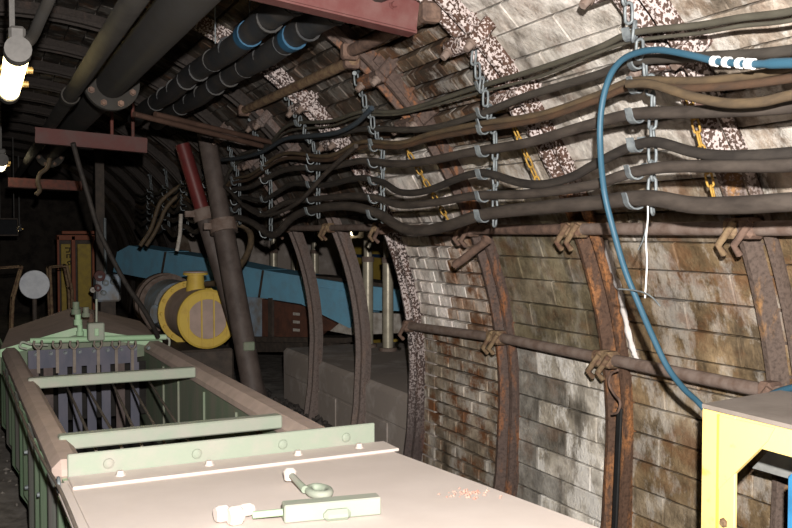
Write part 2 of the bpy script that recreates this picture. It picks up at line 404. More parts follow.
# ---- lagging: every block, brick and plank its own piece
BM = {}
def brick_mesh(L, Hh, T, mat):
    key = (round(L, 2), round(Hh, 3), mat)
    if key not in BM:
        l, h, c = L / 2, Hh / 2, 0.0035
        vs = [(-l, -h, -T), (l, -h, -T), (l, h, -T), (-l, h, -T), (-l, -h, -c), (l, -h, -c), (l, h, -c), (-l, h, -c),
              (-l + c, -h + c, 0), (l - c, -h + c, 0), (l - c, h - c, 0), (-l + c, h - c, 0)]
        fs = [(0, 1, 5, 4), (1, 2, 6, 5), (2, 3, 7, 6), (3, 0, 4, 7), (4, 5, 9, 8), (5, 6, 10, 9), (6, 7, 11, 10), (7, 4, 8, 11), (8, 9, 10, 11)]
        BM[key] = (MB().add(vs, fs).data('brick', mat), vs, fs)
    return BM[key]
def lag_spec(bay, z):
    """course height, piece length for a bay index (y0 = ARCH_Y[bay]) at height z"""
    y0 = ARCH_Y[bay]
    if y0 < 3.0: return (0.122, 0.45) if z < 2.2 else (0.125, 0.5)
    if y0 < 4.0: return (0.122, 0.45) if z < 2.42 else (0.085, 0.115)
    if y0 < 5.0: return (0.075, 0.135 if z > 1.43 else 0.19) if z < 2.06 else ((0.12, 0.5) if z < 2.5 else (0.1, 0.16))
    if y0 < 6.5: return (0.12, 0.36)
    return (0.13, 0.5)
def lag_col(bay, y, z, x):
    y0 = ARCH_Y[bay]; r = random.random()
    if x < 0.95: return (0.05, 0.043, 0.037), 'masonry_damp_dim'  # coal-black crown, with the flash falloff also put into its colour
    if x < 1.35 and y0 > 3: return (0.07, 0.057, 0.045), 'masonry_damp_dim'  # roof pieces darkened: flash falloff put into the colour
    if y0 < 3.0:
        if z < 1.97: return ((0.3, 0.22, 0.13) if r < 0.7 else (0.35, 0.285, 0.2)), 'masonry'
        if z < 2.14: return (0.3, 0.25, 0.19), 'masonry'
        return ((0.68, 0.655, 0.625) if y0 > 2 else (0.38, 0.33, 0.28)), 'masonry_pale'
    if y0 < 4.0:
        if z < 1.44: return (((0.74, 0.71, 0.65), 'masonry_lime') if y < 3.72 else ((0.4, 0.39, 0.365), 'masonry_damp_dim'))
        if z < 2.0: return ((0.26, 0.225, 0.15) if r < 0.7 else (0.3, 0.26, 0.19)), 'masonry_damp_dim'
        if z < 2.42: return (0.58, 0.53, 0.47), 'masonry_pale'
        return ((0.18, 0.13, 0.09) if r < 0.5 else (0.1, 0.063, 0.043)), 'masonry'
    if y0 < 5.0:
        if z < 1.43: return (0.48, 0.41, 0.33), 'masonry_rusty'
        if z < 2.06: return ((0.95, 0.89, 0.86), 'masonry_white') if y > 4.6 + random.uniform(-.15, .15) else ((0.55, 0.4, 0.31), 'masonry_rusty')
        if z < 2.5: return (0.85, 0.8, 0.77), 'masonry_white'
        return (0.07, 0.053, 0.04), 'masonry_damp_dim'  # roof bricks, their dimness put into the colour
    if z > 2.2 and y0 < 6.5: return (0.075, 0.062, 0.052), 'masonry_damp_dim'
    return (0.075, 0.06, 0.05), 'masonry_damp_dim'
pieces = {'wall': [], 'ceil': []}
for bay in range(2, len(ARCH_Y) - 1):
    y0, y1 = ARCH_Y[bay] + 0.005, ARCH_Y[bay + 1] - 0.005
    s = 0.0 if not (y0 >= NICHE0 - 0.1 and y0 < NICHE1 - 0.1) else s_of_z(NZ)
    smax = LEG + RW * 2.0; ci = 0
    while s < smax:
        z = arc(s)[1] if s < LEG + RW * math.pi / 2 else 9
        ch, bl = lag_spec(bay, min(z, 3.4)); ch *= random.uniform(0.96, 1.04)
        n = max(1, round((y1 - y0) / bl)); off = 0.5 if ci % 2 and bl > 0.12 else 0.0
        edges = [y0] + [y0 + (y1 - y0) * (q + off + random.uniform(-.06, .06)) / n for q in range(1 if off == 0 else 0, n)] + [y1]
        edges = [e for i, e in enumerate(edges) if i == 0 or e - edges[i - 1] > 0.02]
        for a, b in zip(edges[:-1], edges[1:]):
            sm_ = s + ch / 2; x, zz, nxx, nzz = arc(sm_); yc = (a + b) / 2; g = 0.003
            gy = 0.011 if y0 > 3 and y0 < 4 and zz > 2.42 else (0.0065 if 4 < y0 < 5 else 0.0035)
            if bl < 0.13: g = 0.002
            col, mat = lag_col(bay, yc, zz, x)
            j = random.uniform(-0.003, 0.0035)
            nrm = Vector((nxx, 0, nzz)); tg = Vector((nzz, 0, -nxx))  # tangent pointing up on the right side
            tilt = Matrix.Rotation(random.uniform(-.006, .006), 4, 'Z') @ Matrix.Rotation(random.uniform(-.012, .012), 4, 'X')
            mt = Matrix.Identity(4)
            X = Vector((0, -1, 0)); Y = tg if tg.z >= 0 or sm_ > LEG + RW * 1.5 else -tg
            Z = nrm
            if X.cross(Y).dot(Z) < 0: X = -X
            for r_ in range(3): mt[r_][0] = X[r_]; mt[r_][1] = Y[r_]; mt[r_][2] = Z[r_]
            P = Vector((x, yc, zz)) + nrm * j
            mt = Matrix.Translation(P) @ mt @ tilt
            q = topx(P); area = 0
            if q and -25 < q[0] < 817 and -25 < q[1] < 553:
                view = abs((P - CP).normalized().dot(nrm)); area = (b - a) * ch * view / q[2] ** 2
                if zz < 0.75 and yc > 2: area *= 0.05
                if q[0] < 180: area *= 0.1
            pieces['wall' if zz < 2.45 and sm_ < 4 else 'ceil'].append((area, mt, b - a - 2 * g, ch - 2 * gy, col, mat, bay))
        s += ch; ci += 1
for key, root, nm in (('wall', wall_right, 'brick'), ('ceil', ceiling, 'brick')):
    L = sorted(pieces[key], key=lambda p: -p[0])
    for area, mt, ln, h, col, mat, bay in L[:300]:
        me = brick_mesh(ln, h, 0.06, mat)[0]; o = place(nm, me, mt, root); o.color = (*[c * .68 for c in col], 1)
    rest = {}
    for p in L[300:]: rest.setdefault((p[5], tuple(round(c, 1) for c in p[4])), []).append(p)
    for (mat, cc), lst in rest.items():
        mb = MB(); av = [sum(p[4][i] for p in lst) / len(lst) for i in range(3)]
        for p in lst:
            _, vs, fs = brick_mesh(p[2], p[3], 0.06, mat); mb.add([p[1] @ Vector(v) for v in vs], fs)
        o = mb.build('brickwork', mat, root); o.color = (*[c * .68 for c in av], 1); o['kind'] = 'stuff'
# lime crust lines running down beside two arches
for (pts, Y) in (([(487, 235), (494, 262), (499, 285), (505, 318), (507, 330)], 3.93), ([(606, 240), (613, 270), (620, 290), (627, 325), (634, 352), (638, 362)], 3.02)):
    P = [];
    for x, y in pts:
        X = 2.3
        for _ in range(4): p = onX(x, y, X); X = arcx(p.z, RW) - 0.004
        P.append(p)
    mb = MB().tube(smooth_path(P, 5), [0.007 + 0.014 * random.random() for _ in range(5 * (len(P) - 1) + 1)], 6)
    mb.build('lime_crust', 'lime_crust', wall_right)
# ================================================================== STEEL ARCHES
PROF = [(-.042, 0), (.042, 0), (.052, .05), (.07, .055), (.07, .082), (.047, .085), (.026, .02), (-.026, .02), (-.047, .085), (-.07, .082), (-.07, .055), (-.052, .05)]
def arch_frames(y, a0, a1, R, n):
    fr = []
    for k_ in range(n + 1):
        a = a0 + (a1 - a0) * k_ / n; fr.append(((XC + R * math.cos(a), y, ZC + R * math.sin(a)), (0, 1, 0), (-math.cos(a), 0, -math.sin(a))))
    return fr
ALAB = {3: 'rusty steel roof arch at the right edge behind the yellow stand', 4: 'steel roof arch with ochre rust nearest the yellow stand, white flaked paint above',
        5: 'orange-rusted steel roof arch with the black rod hooked in its channel', 6: 'dark brown rusted steel roof arch between the brick bay and the dark block bay',
        7: 'white speckled steel roof arch at the corner of the side chamber', 8: 'first bare grey-brown curved arch leg in the chamber opening left of the white arch',
        9: 'second bare curved arch leg in the chamber opening, beside the concrete plinth corner'}
bolt_arch = bolt_mesh(0.019, 0.04, 'rust_grey')
for i, y in enumerate(ARCH_Y):
    if i < 2: continue
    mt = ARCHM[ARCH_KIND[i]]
    lab = ALAB.get(i, 'dark steel roof arch deep in the tunnel beyond the leaning props' if i > 9 else 'steel roof arch close to the camera, mostly out of view')
    t = thing('steel_arch', lab, 'arch', (XC, y, FZ), 0, 'steel arches deep in the tunnel' if i > 9 else ('steel arches beside the camera' if i < 3 else None))
    R = RA + 0.08
    for sd in (1, -1):
        fr = arch_frames(y, 0, 0.86, R, 18); hang = sd > 0 and 7.5 < y < NICHE1 - .1; foot = [((XC + R - 0.06, y, FZ), (0, 1, 0), (-1, 0, 0)), ((XC + R - 0.02, y, FZ + 0.3), (0, 1, 0), (-1, 0, 0))]
        mb = MB().extrude(PROF, arch_frames(y, 0.4, 0.86, R, 12) if hang else foot + fr)
        if sd < 0: mb.v = [Vector((2 * XC - v.x, v.y, v.z)) for v in mb.v]
        mb.build('arch_leg', mt, t)
    mb = MB().extrude([(p[0] * .9, p[1] * .95) for p in PROF], arch_frames(y, 0.66, math.pi - 0.66, R - 0.028, 34)); mb.build('roof_segment', ARCHM['dark'] if ARCH_KIND[i] == 'grey' else mt, t)  # grey arches get a darker crown, roof shade put into its colour
    for a in (0.70, 0.83, math.pi - 0.83, math.pi - 0.70):
        if i > 9: continue
        ca, sa = math.cos(a), math.sin(a); er = Vector((ca, 0, sa)); et = Vector((-sa, 0, ca)); ey = Vector((0, 1, 0))
        R3 = Matrix((ey, et, er)).transposed(); mb = MB(); c = Vector((XC, y, ZC))
        mb.box(c + er * (R - 0.128), (0.25, 0.07, 0.03), R3, 0.01); mb.box(c + er * (R - 0.145), (0.1, 0.05, 0.03), R3, 0.012)
        for sg in (-1, 1):
            mb.box(c + er * (R - 0.06) + ey * sg * 0.1, (0.03, 0.06, 0.13), R3, 0.008)
        cl = mb.build('clamp', mt, t)
        for sg in (-1, 1): place('bolt', bolt_arch, facing(c + er * (R - 0.143) + ey * sg * 0.095, -er), cl)
# ================================================================== SPACER STRUTS along the wall
def strut(name, label, y0, y1, z, r, mat, inset, group=None, tilt=0.0):
    x = arcx(z, RA) - inset
    t = thing(name, label, 'strut', (x, (y0 + y1) / 2, z - r))
    mb = MB().tube([(x, y0 + 0.003, z - tilt), (x, (y0 + y1) / 2, z), (x, y1 - 0.003, z + tilt)], r, 10); mb.build('tube', mat, t)
    for e, zz in ((y0 + .034, z - tilt), (y1 - .034, z + tilt)):
        mb = MB(); mb.box((x + 0.0, e, zz), (2 * r + 0.024, 0.06, 2 * r + 0.02), None, 0.012)
        if name == 'spacer_strut': mb.tube([(x - r - 0.01, e - 0.03, zz + 0.02), (x - r - 0.03, e + 0.02, zz - 0.055), (x - r, e + 0.025, zz - 0.085)], 0.013, 7)
        mb.build('clamp', 'rust_ochre' if random.random() < .5 and name == 'spacer_strut' else 'rust', t)
A = ARCH_Y
strut('spacer_strut', 'rusty horizontal spacer tube just below the thick lowest cable, right of the orange arch', A[4], A[5], 2.012, 0.025, 'rust_grey', 0.035)
strut('spacer_strut', 'rusty horizontal spacer tube above the dark damp block bay', A[5], A[6], 2.012, 0.025, 'rust', 0.035)
strut('spacer_strut', 'rusty spacer tube between dark brown arch and white arch under lowest cable', A[6], A[7], 2.02, 0.023, 'rust', 0.035)
strut('spacer_strut', 'brown spacer tube across the chamber opening right of the first bare arch leg', A[7], A[8], 2.03, 0.023, 'rust_grey', 0.035)
strut('spacer_strut', 'brown spacer tube across the chamber opening between the two bare arch legs', A[8], A[9], 2.03, 0.023, 'rust_grey', 0.035)
strut('spacer_strut', 'upper spacer tube at the right edge beyond the ochre-rusted arch', A[3], A[4], 2.012, 0.025, 'rust_grey', 0.035)
strut('spacer_strut', 'dusty brown lower spacer strut behind the blue hose', A[4], A[5], 1.452, 0.026, 'rust_grey', 0.03)
strut('spacer_strut', 'dusty brown lower spacer strut above the white limed blocks', A[5], A[6], 1.45, 0.026, 'rust_grey', 0.03)
strut('spacer_strut', 'dusty brown lower spacer strut across the rusty small-brick bay', A[6], A[7], 1.425, 0.026, 'rust_grey', 0.03, tilt=-0.02)
strut('roof_strut', 'yellowish brown spacer tube along the roof left of the white arch clamps', A[6], A[8], 2.83, 0.028, 'rust_ochre', 0.06)
strut('roof_strut', 'rust-brown spacer tube along the roof right of the red beam end', A[5], A[6], 2.86, 0.03, 'rust', 0.06)
# loose diagonal bracket on the brown arch
tag(MB().tube([onX(455, 265, 2.2), onX(465, 258, 2.22), onX(480, 246, 2.24), onX(488, 240, 2.25)], 0.022, 8).build('bracket', 'rust'), 'short rusty bent bracket sticking out diagonally at the dark brown arch', 'bracket')
# black rod with an s-hook in the channel of the orange arch
P0 = onX(612, 408, 2.43); t = thing('hanging_rod', 'black rod hung on a rusty s-hook in the orange arch channel', 'rod', (P0.x, P0.y, 0.6))
hk = [(618, 370), (611, 374), (609, 384), (614, 394), (620, 402), (618, 412), (612, 414)]
MB().tube(smooth_path([onX(x, y, 2.425) for x, y in hk], 5), 0.006, 6).build('hook', 'rust', t)
MB().beam(onX(620, 408, 2.43), onX(614, 540, 2.43), 0.03, 0.012, (1, 0, 0), 0.003).build('rod', 'black_paint', t)
# ================================================================== CABLES
def cable_pts(px, dx=0.0):
    out = []
    for x, y in px:
        X = 1.84
        for _ in range(5):
            p = onX(x, y, X); X = min(1.86, arcx(p.z, RA) - 0.10) + dx
        out.append(onX(x, y, X))
    return out
CH_FAR = [7.1, 8.1, 9.1, 10.1, 11.1, 12.1]
def extend(P, zh):
    P = list(P); last = P[-1].y
    if P[0].y > 0:                                   # toward the camera, out of frame
        P.insert(0, Vector((P[0].x, P[0].y - 0.5, P[0].z))); P.insert(0, Vector((P[0].x, 0.2, P[0].z + 0.03)))
    for y in CH_FAR:
        if y < last + 0.35: continue
        P.append(Vector((min(1.86, arcx(zh, RA) - .1), (P[-1].y + y) / 2, zh - random.uniform(.03, .1)))); P.append(Vector((min(1.86, arcx(zh, RA) - .1), y, zh)))
    return P
CAB = [
 ('cable_olive', 0.0105, [(792,11),(740,18),(700,25),(632,33),(600,47),(541,68),(478,87),(400,111),(361,112),(331,121),(289,125),(266,147),(240,158)], 2.5, 'thin olive-grey cable, topmost on the right wall'),
 ('cable_olive', 0.006, [(792,20),(740,26),(700,33),(634,41),(600,52),(541,76),(478,93),(400,114),(361,116),(331,126),(289,131),(262,152),(238,163)], 2.46, 'thin wire-like cable running just under the topmost cable'),
 ('cable_grey', 0.0148, [(792,50),(700,57),(636,61),(600,74),(560,86),(521,98),(478,115),(425,129),(361,129),(331,136),(285,139),(255,150),(235,160)], 2.42, 'grey cable second from top, passing under the blue hose bend'),
 ('cable_tan', 0.0122, [(792,68),(740,77),(690,81),(632,81),(600,94),(541,114),(478,124),(430,134),(400,143),(361,142),(329,156),(283,154),(250,175),(232,180)], 2.36, 'tan and brown cable third from top'),
 ('cable_orange', 0.0122, [(792,78),(740,85),(690,88),(634,86),(600,99),(541,119),(478,130),(430,139),(400,147),(363,147),(329,160),(283,159),(250,179),(232,184)], 2.33, 'orange-brown cable lying beneath the tan cable'),
 ('cable_dusty', 0.0188, [(792,106),(740,110),(693,112),(634,114),(592,124),(526,143),(471,152),(433,160),(400,164),(361,161),(331,167),(285,170),(250,187),(232,190)], 2.3, 'thick dusty cable in the middle of the bundle'),
 ('cable_dark', 0.0162, [(792,153),(728,156),(693,152),(655,142),(630,147),(592,166),(574,176),(546,184),(521,183),(486,173),(468,175),(425,191),(400,192),(382,182),(359,178),(326,185),(293,184),(263,200),(240,198)], 2.24, 'black cable with deep sags above the lowest two'),
 ('cable_dusty', 0.018, [(792,165),(730,166),(668,167),(634,172),(592,185),(526,194),(473,196),(438,202),(400,205),(377,198),(351,196),(306,200),(285,203),(263,214),(240,205)], 2.16, 'dusty grey cable second from the bottom of the bundle'),
 ('cable_dusty', 0.025, [(792,202),(740,205),(693,205),(648,198),(592,203),(526,209),(481,215),(450,225),(420,231),(400,227),(377,213),(346,206),(311,210),(293,217),(273,235),(251,222),(233,218)], 2.06, 'thickest cable hanging lowest on the right wall'),
]
CABP = []
for mat, r, px, zh, lab in CAB:
    P = smooth_path(extend(cable_pts(px), zh), 7); CABP.append((P, r))
    tag(MB().tube(P, r, 12).build('power_cable', mat), lab, 'cable', 'cables hung along the right wall')
def loose(name, mat, r, px, X, lab, cat='cable', n=8):
    P = smooth_path([onX(x, y, X) for x, y in px], 6); return tag(MB().tube(P, r, n).build(name, mat), lab, cat)
loose('power_cable', 'cable_tan', 0.0135, [(628, 84), (650, 84), (690, 96), (725, 103), (760, 102), (792, 95), (850, 88), (1500, 30)], 1.76, 'short brown cable sagging below the tan pair right of the first hanger')
P = smooth_path([onX(x, y, 1.78) for x, y in [(356,146),(326,173),(301,200),(280,212),(261,215),(244,206),(230,191),(215,180)]], 6)
tag(MB().tube(P, 0.013, 8).build('power_cable', 'cable_dusty'), 'loose cable crossing the bundle diagonally between the second and fourth hangers', 'cable')
loose('thin_cable', 'cable_slate', 0.014, [(372,108),(355,124),(335,133),(310,136),(285,139),(262,152),(240,158),(222,160)], 1.78, 'slate-blue cable dipping below the upper cables near the painted arch')
# blue hose
bh = [(1500,30),(860,62),(792,63),(752,64),(735,63),(715,61),(690,55),(660,50),(640,52),(622,60),(610,76),(602,105),(600,140),(604,190),(612,225),(625,270),(640,307),(652,335),(668,368),(685,390),(699,403),(710,418),(716,450)]
bX = [1.74] * 13 + [1.78, 1.8, 1.84, 1.88, 1.92, 1.97, 2.04, 2.1, 2.13, 2.14]
BP = smooth_path([onX(x, y, X) for (x, y), X in zip(bh, bX)], 6)
t = thing('blue_hose', 'blue hose looping down from the cables to behind the yellow stand', 'hose', BP[-1])
MB().tube(BP, [0.013 if i_ < 16 else 0.0098 for i_ in range(len(BP))], 10).build('hose', 'hose_blue', t)
for a, b in ((713, 717.5), (725, 729.5), (738, 742), (747, 754)):
    pa, pb = [onX(x, 61.2 + (x - 715) * 0.075, 1.74) for x in (a, b)]
    MB().tube([pa, pb], 0.0142, 10).build('tape_band', 'tape_white', t)
loose('blue_hose', 'hose_blue', 0.012, [(765,398),(778,392),(792,388),(830,380)], 2.3, 'short end of blue hose on top of the spacer behind the yellow stand', 'hose')
# tie wires under first hanger
loose('tie_wire', 'tape_white', 0.003, [(647,192),(648,215),(646,240),(647,262),(645,298)], 1.86, 'bright thin wire hanging straight down from the first hanger', 'wire', 5)
loose('tie_wire', 'galv', 0.002, [(646,228),(643,240),(638,250)], 1.86, 'short curled wire end beside the bright hanging wire', 'wire', 5)
loose('tie_wire', 'galv', 0.0028, [(619,289),(632,290),(645,293),(653,298),(660,306)], 1.84, 'thin grey wire tied around the blue hose', 'wire', 5)
# ================================================================== CABLE HANGERS (chain with hooks)
def link_mesh(Lh, Wd, r, mat, n=5, seg=14):
    pts = []
    for k_ in range(seg):
        a = 2 * math.pi * k_ / seg; ca, sa = math.cos(a), math.sin(a)
        pts.append(Vector((Wd / 2 * ca, 0, (Lh / 2 - Wd / 2) * (1 if sa > 1e-6 else (-1 if sa < -1e-6 else 0)) + Wd / 2 * sa)))
    vs = []; fs = []
    for i, p in enumerate(pts):
        d = (pts[(i + 1) % seg] - pts[i - 1]).normalized(); nn = Vector((0, 1, 0)); bn = d.cross(nn)
        for q in range(n): a = 2 * math.pi * q / n; vs.append(p + (nn * math.cos(a) + bn * math.sin(a)) * r)
    for i in range(seg):
        for q in range(n): fs.append((i * n + q, i * n + (q + 1) % n, ((i + 1) % seg) * n + (q + 1) % n, ((i + 1) % seg) * n + q))
    return MB().add(vs, fs, True).data('link', mat)
LINK = link_mesh(0.062, 0.024, 0.0055, 'galv'); YLINK = link_mesh(0.05, 0.021, 0.0042, 'chain_yellow')
HOOKS = {}
def hook_mesh(r):
    key = round(r, 3)
    if key not in HOOKS:
        R = r + 0.006; pr = [(-0.014, 0), (0.014, 0), (0.014, 0.005), (-0.014, 0.005)]; fr = []
        for k_ in range(9):
            a = math.radians(10 - 190 * k_ / 8)     # from chain side (+x), under, up on the tunnel side (-x)
            er = Vector((math.cos(a), 0, math.sin(a))); fr.append((er * R, (0, 1, 0), er))
        last = fr[-1]; fr.append((last[0] + Vector((-0.006, 0, 0.016)), (0, 1, 0), (-1, 0, 0.3)))
        fr.insert(0, (fr[0][0] + Vector((0.004, 0, 0.02)), (0, 1, 0), (1, 0, 0)))
        HOOKS[key] = MB().extrude(pr, fr).data('hook', 'galv')
    return HOOKS[key]
HANG = [(2.21, 'galvanised chain hanger with cable hooks nearest the blue hose bend'), (3.15, 'chain hanger with cable hooks on the orange-rusted arch'),
        (4.27, 'chain hanger with cable hooks left of the brown arch, above the white bricks'), (5.25, 'chain hanger with cable hooks by the white speckled arch clamps'),
        (6.25, 'chain hanger with cable hooks just right of the leaning brown prop'), (7.1, 'chain hanger with cable hooks behind the leaning brown prop'),
        (8.1, 'chain hanger with cable hooks behind the red prop'), (9.1, 'chain hanger with cable hooks left of the red prop'), (10.1, 'chain hanger deep in the dark left of the red prop'),
        (11.1, 'farthest chain hanger with cable hooks in the dark')]
for yh, lab in HANG:
    pos = []
    for P, r in CABP:
        q = min(P, key=lambda p: abs(p.y - yh)); pos.append((q, r))
    ztop = max(p.z for p, r in pos) + 0.16; zbot = min(p.z for p, r in pos) - 0.02
    xl = max(p.x + r for p, r in pos) + 0.012; xt = min(arcx(ztop, RA) - 0.02, xl)
    t = thing('cable_hanger', lab, 'hanger', (xl, yh, zbot), 0, 'chain hangers carrying the cable bundle')
    n = int((ztop - zbot) / 0.05)
    for k_ in range(n + 1):
        f_ = k_ / n; z = zbot + (ztop - zbot) * f_; x = xl + (xt - xl) * max(0, (f_ - .5) * 2)
        place('link', LINK, Matrix.Translation((x, yh, z)) @ Matrix.Rotation(math.pi / 2 * (k_ % 2) + 0.5 + random.uniform(-.2, .2), 4, 'Z') @ Matrix.Rotation(random.uniform(-.15, .15), 4, 'X'), t)
    for q, r in pos:
        if r < 0.008: continue
        me = hook_mesh(r); o = place('hook', me, Matrix.Translation((q.x, yh + .035, q.z)) @ Matrix.Rotation(random.uniform(-.25, .25), 4, 'Z'), t)
    mb = MB().tube([(xt - .03, yh - .05, ztop + .02), (xt, yh, ztop + .035), (xt + .04, yh + .04, ztop + .06)], 0.012, 7); mb.build('top_clamp', 'galv', t)
def yellow_chain(a, b, X, lab):
    pa, pb = onX(*a, X[0]), onX(*b, X[1]); d = pb - pa; n = max(3, int(d.length / 0.041)); t = thing('chain', lab, 'chain', pb, 0, 'yellow chains on the arches')
    rot = (-d).normalized().to_track_quat('Z', 'Y').to_matrix().to_4x4()
    for k_ in range(n + 1): place('link', YLINK, Matrix.Translation(pa + d * (k_ / n)) @ rot @ Matrix.Rotation(math.pi / 2 * (k_ % 2) + .5, 4, 'Z'), t)
yellow_chain((516, 132), (538, 182), (2.0, 2.08), 'small yellow chain hanging on the orange arch behind the cables')
yellow_chain((407, 150), (447, 218), (1.98, 2.12), 'small yellow chain hanging on the brown arch behind the cables')
yellow_chain((689, 98), (716, 206), (2.02, 2.14), 'small yellow chain hanging on the ochre-rusted arch behind the cables')
# ================================================================== OVERHEAD PIPES, HOSES, BEAMS
def pipe_line(name, lab, cat, ratio, z, r, mat, y0, y1):
    x = ratio * (z - H); t = thing(name, lab, cat, (x, (y0 + y1) / 2, z - r)); MB().cyl((x, y0, z), (x, y1, z), r, 20).build('pipe', mat, t); return t, x
t, x = pipe_line('overhead_pipe', 'thick grey overhead pipe with a bolted flange joint', 'pipe', 0.82, 2.76, 0.078, 'pipe_grey', -0.5, 12)
yf = onX(112, 74, x).y
fm = bolt_mesh(0.014, 0.02, 'rust')
for k_, yy in enumerate((yf, yf + 0.032, 9.3)):
    f_ = MB().lathe((x, yy, 2.76), (0, 1, 0), [(0, .076), (0, .138), (.026, .138), (.026, .076)], 32).build('flange', 'pipe_grey', t)
    if k_ != 1:
        for q in range(8):
            a = 2 * math.pi * (q + .5) / 8; place('bolt', fm, facing((x + .11 * math.cos(a), yy, 2.76 + .11 * math.sin(a)), (0, -1, 0)), f_)
t, x2 = pipe_line('overhead_pipe', 'thin grey overhead pipe left of the flanged pipe', 'pipe', 0.617, 2.7, 0.038, 'pipe_thin', -0.5, 12)
MB().lathe((x2, 4.9, 2.7), (0, 1, 0), [(0, .04), (0, .047), (.1, .047), (.1, .04)], 20).build('coupling', 'pipe_thin', t)
for ratio, z, lab, yy in ((1.25, 2.88, 'ribbed black overhead hose with a blue band, upper of the pair', 0), (1.475, 2.86, 'ribbed black overhead hose with a blue band, lower of the pair', 0)):
    x = ratio * (z - H); t = thing('overhead_hose', lab, 'hose', (x, 3, z - .06))
    Ph = [(x, 0.2 + 0.5 * q, z + 0.012 * math.sin(q * 2.1)) for q in range(15)]
    MB().tube(smooth_path(Ph, 3), 0.055, 14).build('hose', 'hose_black', t)
    for q in range(13): MB().lathe((x, 2.3 + .33 * q, z), (0, 1, 0), [(0, .05), (0, .059), (.018, .059), (.018, .05)], 16).build('clip_ring', 'hose_black', t)
    yb = onX(250 if ratio < 1.3 else 295, 16, x).y
    MB().lathe((x, yb, z), (0, 1, 0), [(0, .05), (0, .0605), (.07, .0605), (.07, .05)], 18).build('band', 'band_blue', t)
    for yk in (2.6, 4.3): MB().tube([(x - .065, yk, z + .02), (x - .065, yk, 3.25), ], 0.004, 5).build('hanger_wire', 'galv', t)
# red cross beams
def channel_beam(name, lab, a, b, ht, wd, mat):
    t = thing(name, lab, 'beam', (Vector(a) + Vector(b)) / 2 - Vector((0, 0, ht)))
    a, b = Vector(a), Vector(b); mb = MB(); mb.beam(a - Vector((0, 0, ht / 2)), b - Vector((0, 0, ht / 2)), 0.014, ht, (0, 0, 1)); mb.build('web', mat, t)
    for dz in (0, -ht):
        MB().beam(a + Vector((0, wd / 2, dz)), b + Vector((0, wd / 2, dz)), wd, 0.014, (0, 0, 1)).build('beam_flange', mat, t)
    return t
a = onY(417, 3, 2.9); b = onY(275, -33, 2.9); d = (b - a)
t = channel_beam('red_beam', 'large red steel channel beam at the top of the picture', a, a + d * 2.6, 0.1, 0.07, 'red_paint')
place('bolt', bolt_mesh(0.012, 0.015, 'red_paint'), facing(onY(393, 5, 2.89), (0, -1, 0)), t)
a = onY(147, 139, 6.2); b = onY(35, 128, 6.2)
t = channel_beam('red_beam', 'dusty red beam hung under the overhead pipes', a, b, 0.085, 0.07, 'red_dusty')
for px_ in (112, 133): p = onY(px_, 137, 6.24); MB().cyl(p, (p.x, p.y, 3.2), 0.012, 8).build('hanger_rod', 'red_rusty', t)
a = onY(82, 182, 9.5); b = onY(8, 178, 9.5)
channel_beam('red_beam', 'small dark brown beam under the far end of the pipes', a, b, 0.08, 0.07, 'red_rusty')
# pair of brown conduits crossing the roof
for k_, (dy, lab) in enumerate(((0, 'lower of two thin brown conduits crossing under the hoses'), (1, 'upper of two thin brown conduits crossing under the hoses'))):
    a = onY(134 + 21 * k_, 114 - 0 * k_, 5.4 + .1 * k_); b = onY(262 + 12 * k_, 146 - 3 * k_, 5.9 + .1 * k_)
    tag(MB().cyl(a, b, 0.017, 10).build('conduit', 'conduit_brown'), lab, 'pipe')
# hanging cable from the red beam
hc = [(73, 143), (79, 165), (88, 195), (98, 228), (112, 258), (128, 287), (142, 307), (153, 326), (158, 337)]
tag(MB().tube(smooth_path([onY(x, y, 6.15 + .06 * i) for i, (x, y) in enumerate(hc)], 6), 0.017, 8).build('hanging_cable', 'cable_dark'), 'dark cable hanging in a curve from the red beam down to the yellow motor', 'cable')
hl = [(36, 195), (40, 190), (38, 182), (40, 174), (47, 168), (50, 158)]
tag(MB().tube(smooth_path([onY(x, y, 8.8) for x, y in hl], 6), 0.02, 8).build('hanging_cable', 'cable_tan'), 'short looped yellowish cable end under the thin pipe', 'cable')
# lamps
def lamp(lab, p, L, r, glow, wire=True):
    t = thing('tunnel_lamp', lab, 'lamp', p); x, y, z = p
    prof = [(0, 0.0), (0.0, r * .85), (.04, r), (L - .06, r), (L - .02, r * .8), (L, 0.0)]
    MB().lathe((x, y, z), (0, 1, 0), prof, 20).build('glass_tube', glow, t)
    MB().box((x, y + L / 2, z + r + 0.025), (r * 1.3, L * 1.0, 0.05), None, 0.01).build('housing', 'lamp_body', t)
    for yy in (y - 0.03, y + L + .01):
        MB().lathe((x, yy, z), (0, 1, 0), [(-.03, 0), (-.03, r * 1.05), (.05, r * 1.1), (.05, r * .8)], 18).build('end_cap', 'lamp_body', t)
    for yy in (y + L * .36, y + L * .72):
        MB().lathe((x, yy, z), (0, 1, 0), [(0, r * 1.0), (0, r * 1.05), (.006, r * 1.05), (.006, r * 1.0)], 18).build('guard_ring', 'brass', t)
        for sg in (-1, 1): MB().cyl((x + sg * r * 1.1, yy + .01, z), (x + sg * r * 1.6, yy + .01, z), .014, 8).build('guard_knob', 'brass', t)
    MB().box((x, y + L / 2, (z + r + .05 + 3.3) / 2), (0.02, 0.02, 3.25 - z - r)).build('hanger', 'lamp_body', t)
    return t
p1 = onY(17.5, 52, 3.45)
lamp('bright warm fluorescent lamp with brass guard rings at upper left', (p1.x, p1.y, p1.z), 1.0, 0.043, 'lamp_glow')
p2 = onY(2, 160, 8.6); lamp('small glowing lamp farther down the tunnel at the left edge', (p2.x, p2.y, p2.z), 0.9, 0.05, 'lamp_far_glow')
p3 = onY(20, 229, 16.5); lamp('tiny far lamp glint at the end of the tunnel', (p3.x, p3.y, p3.z), 0.5, 0.035, 'lamp_far_glow')
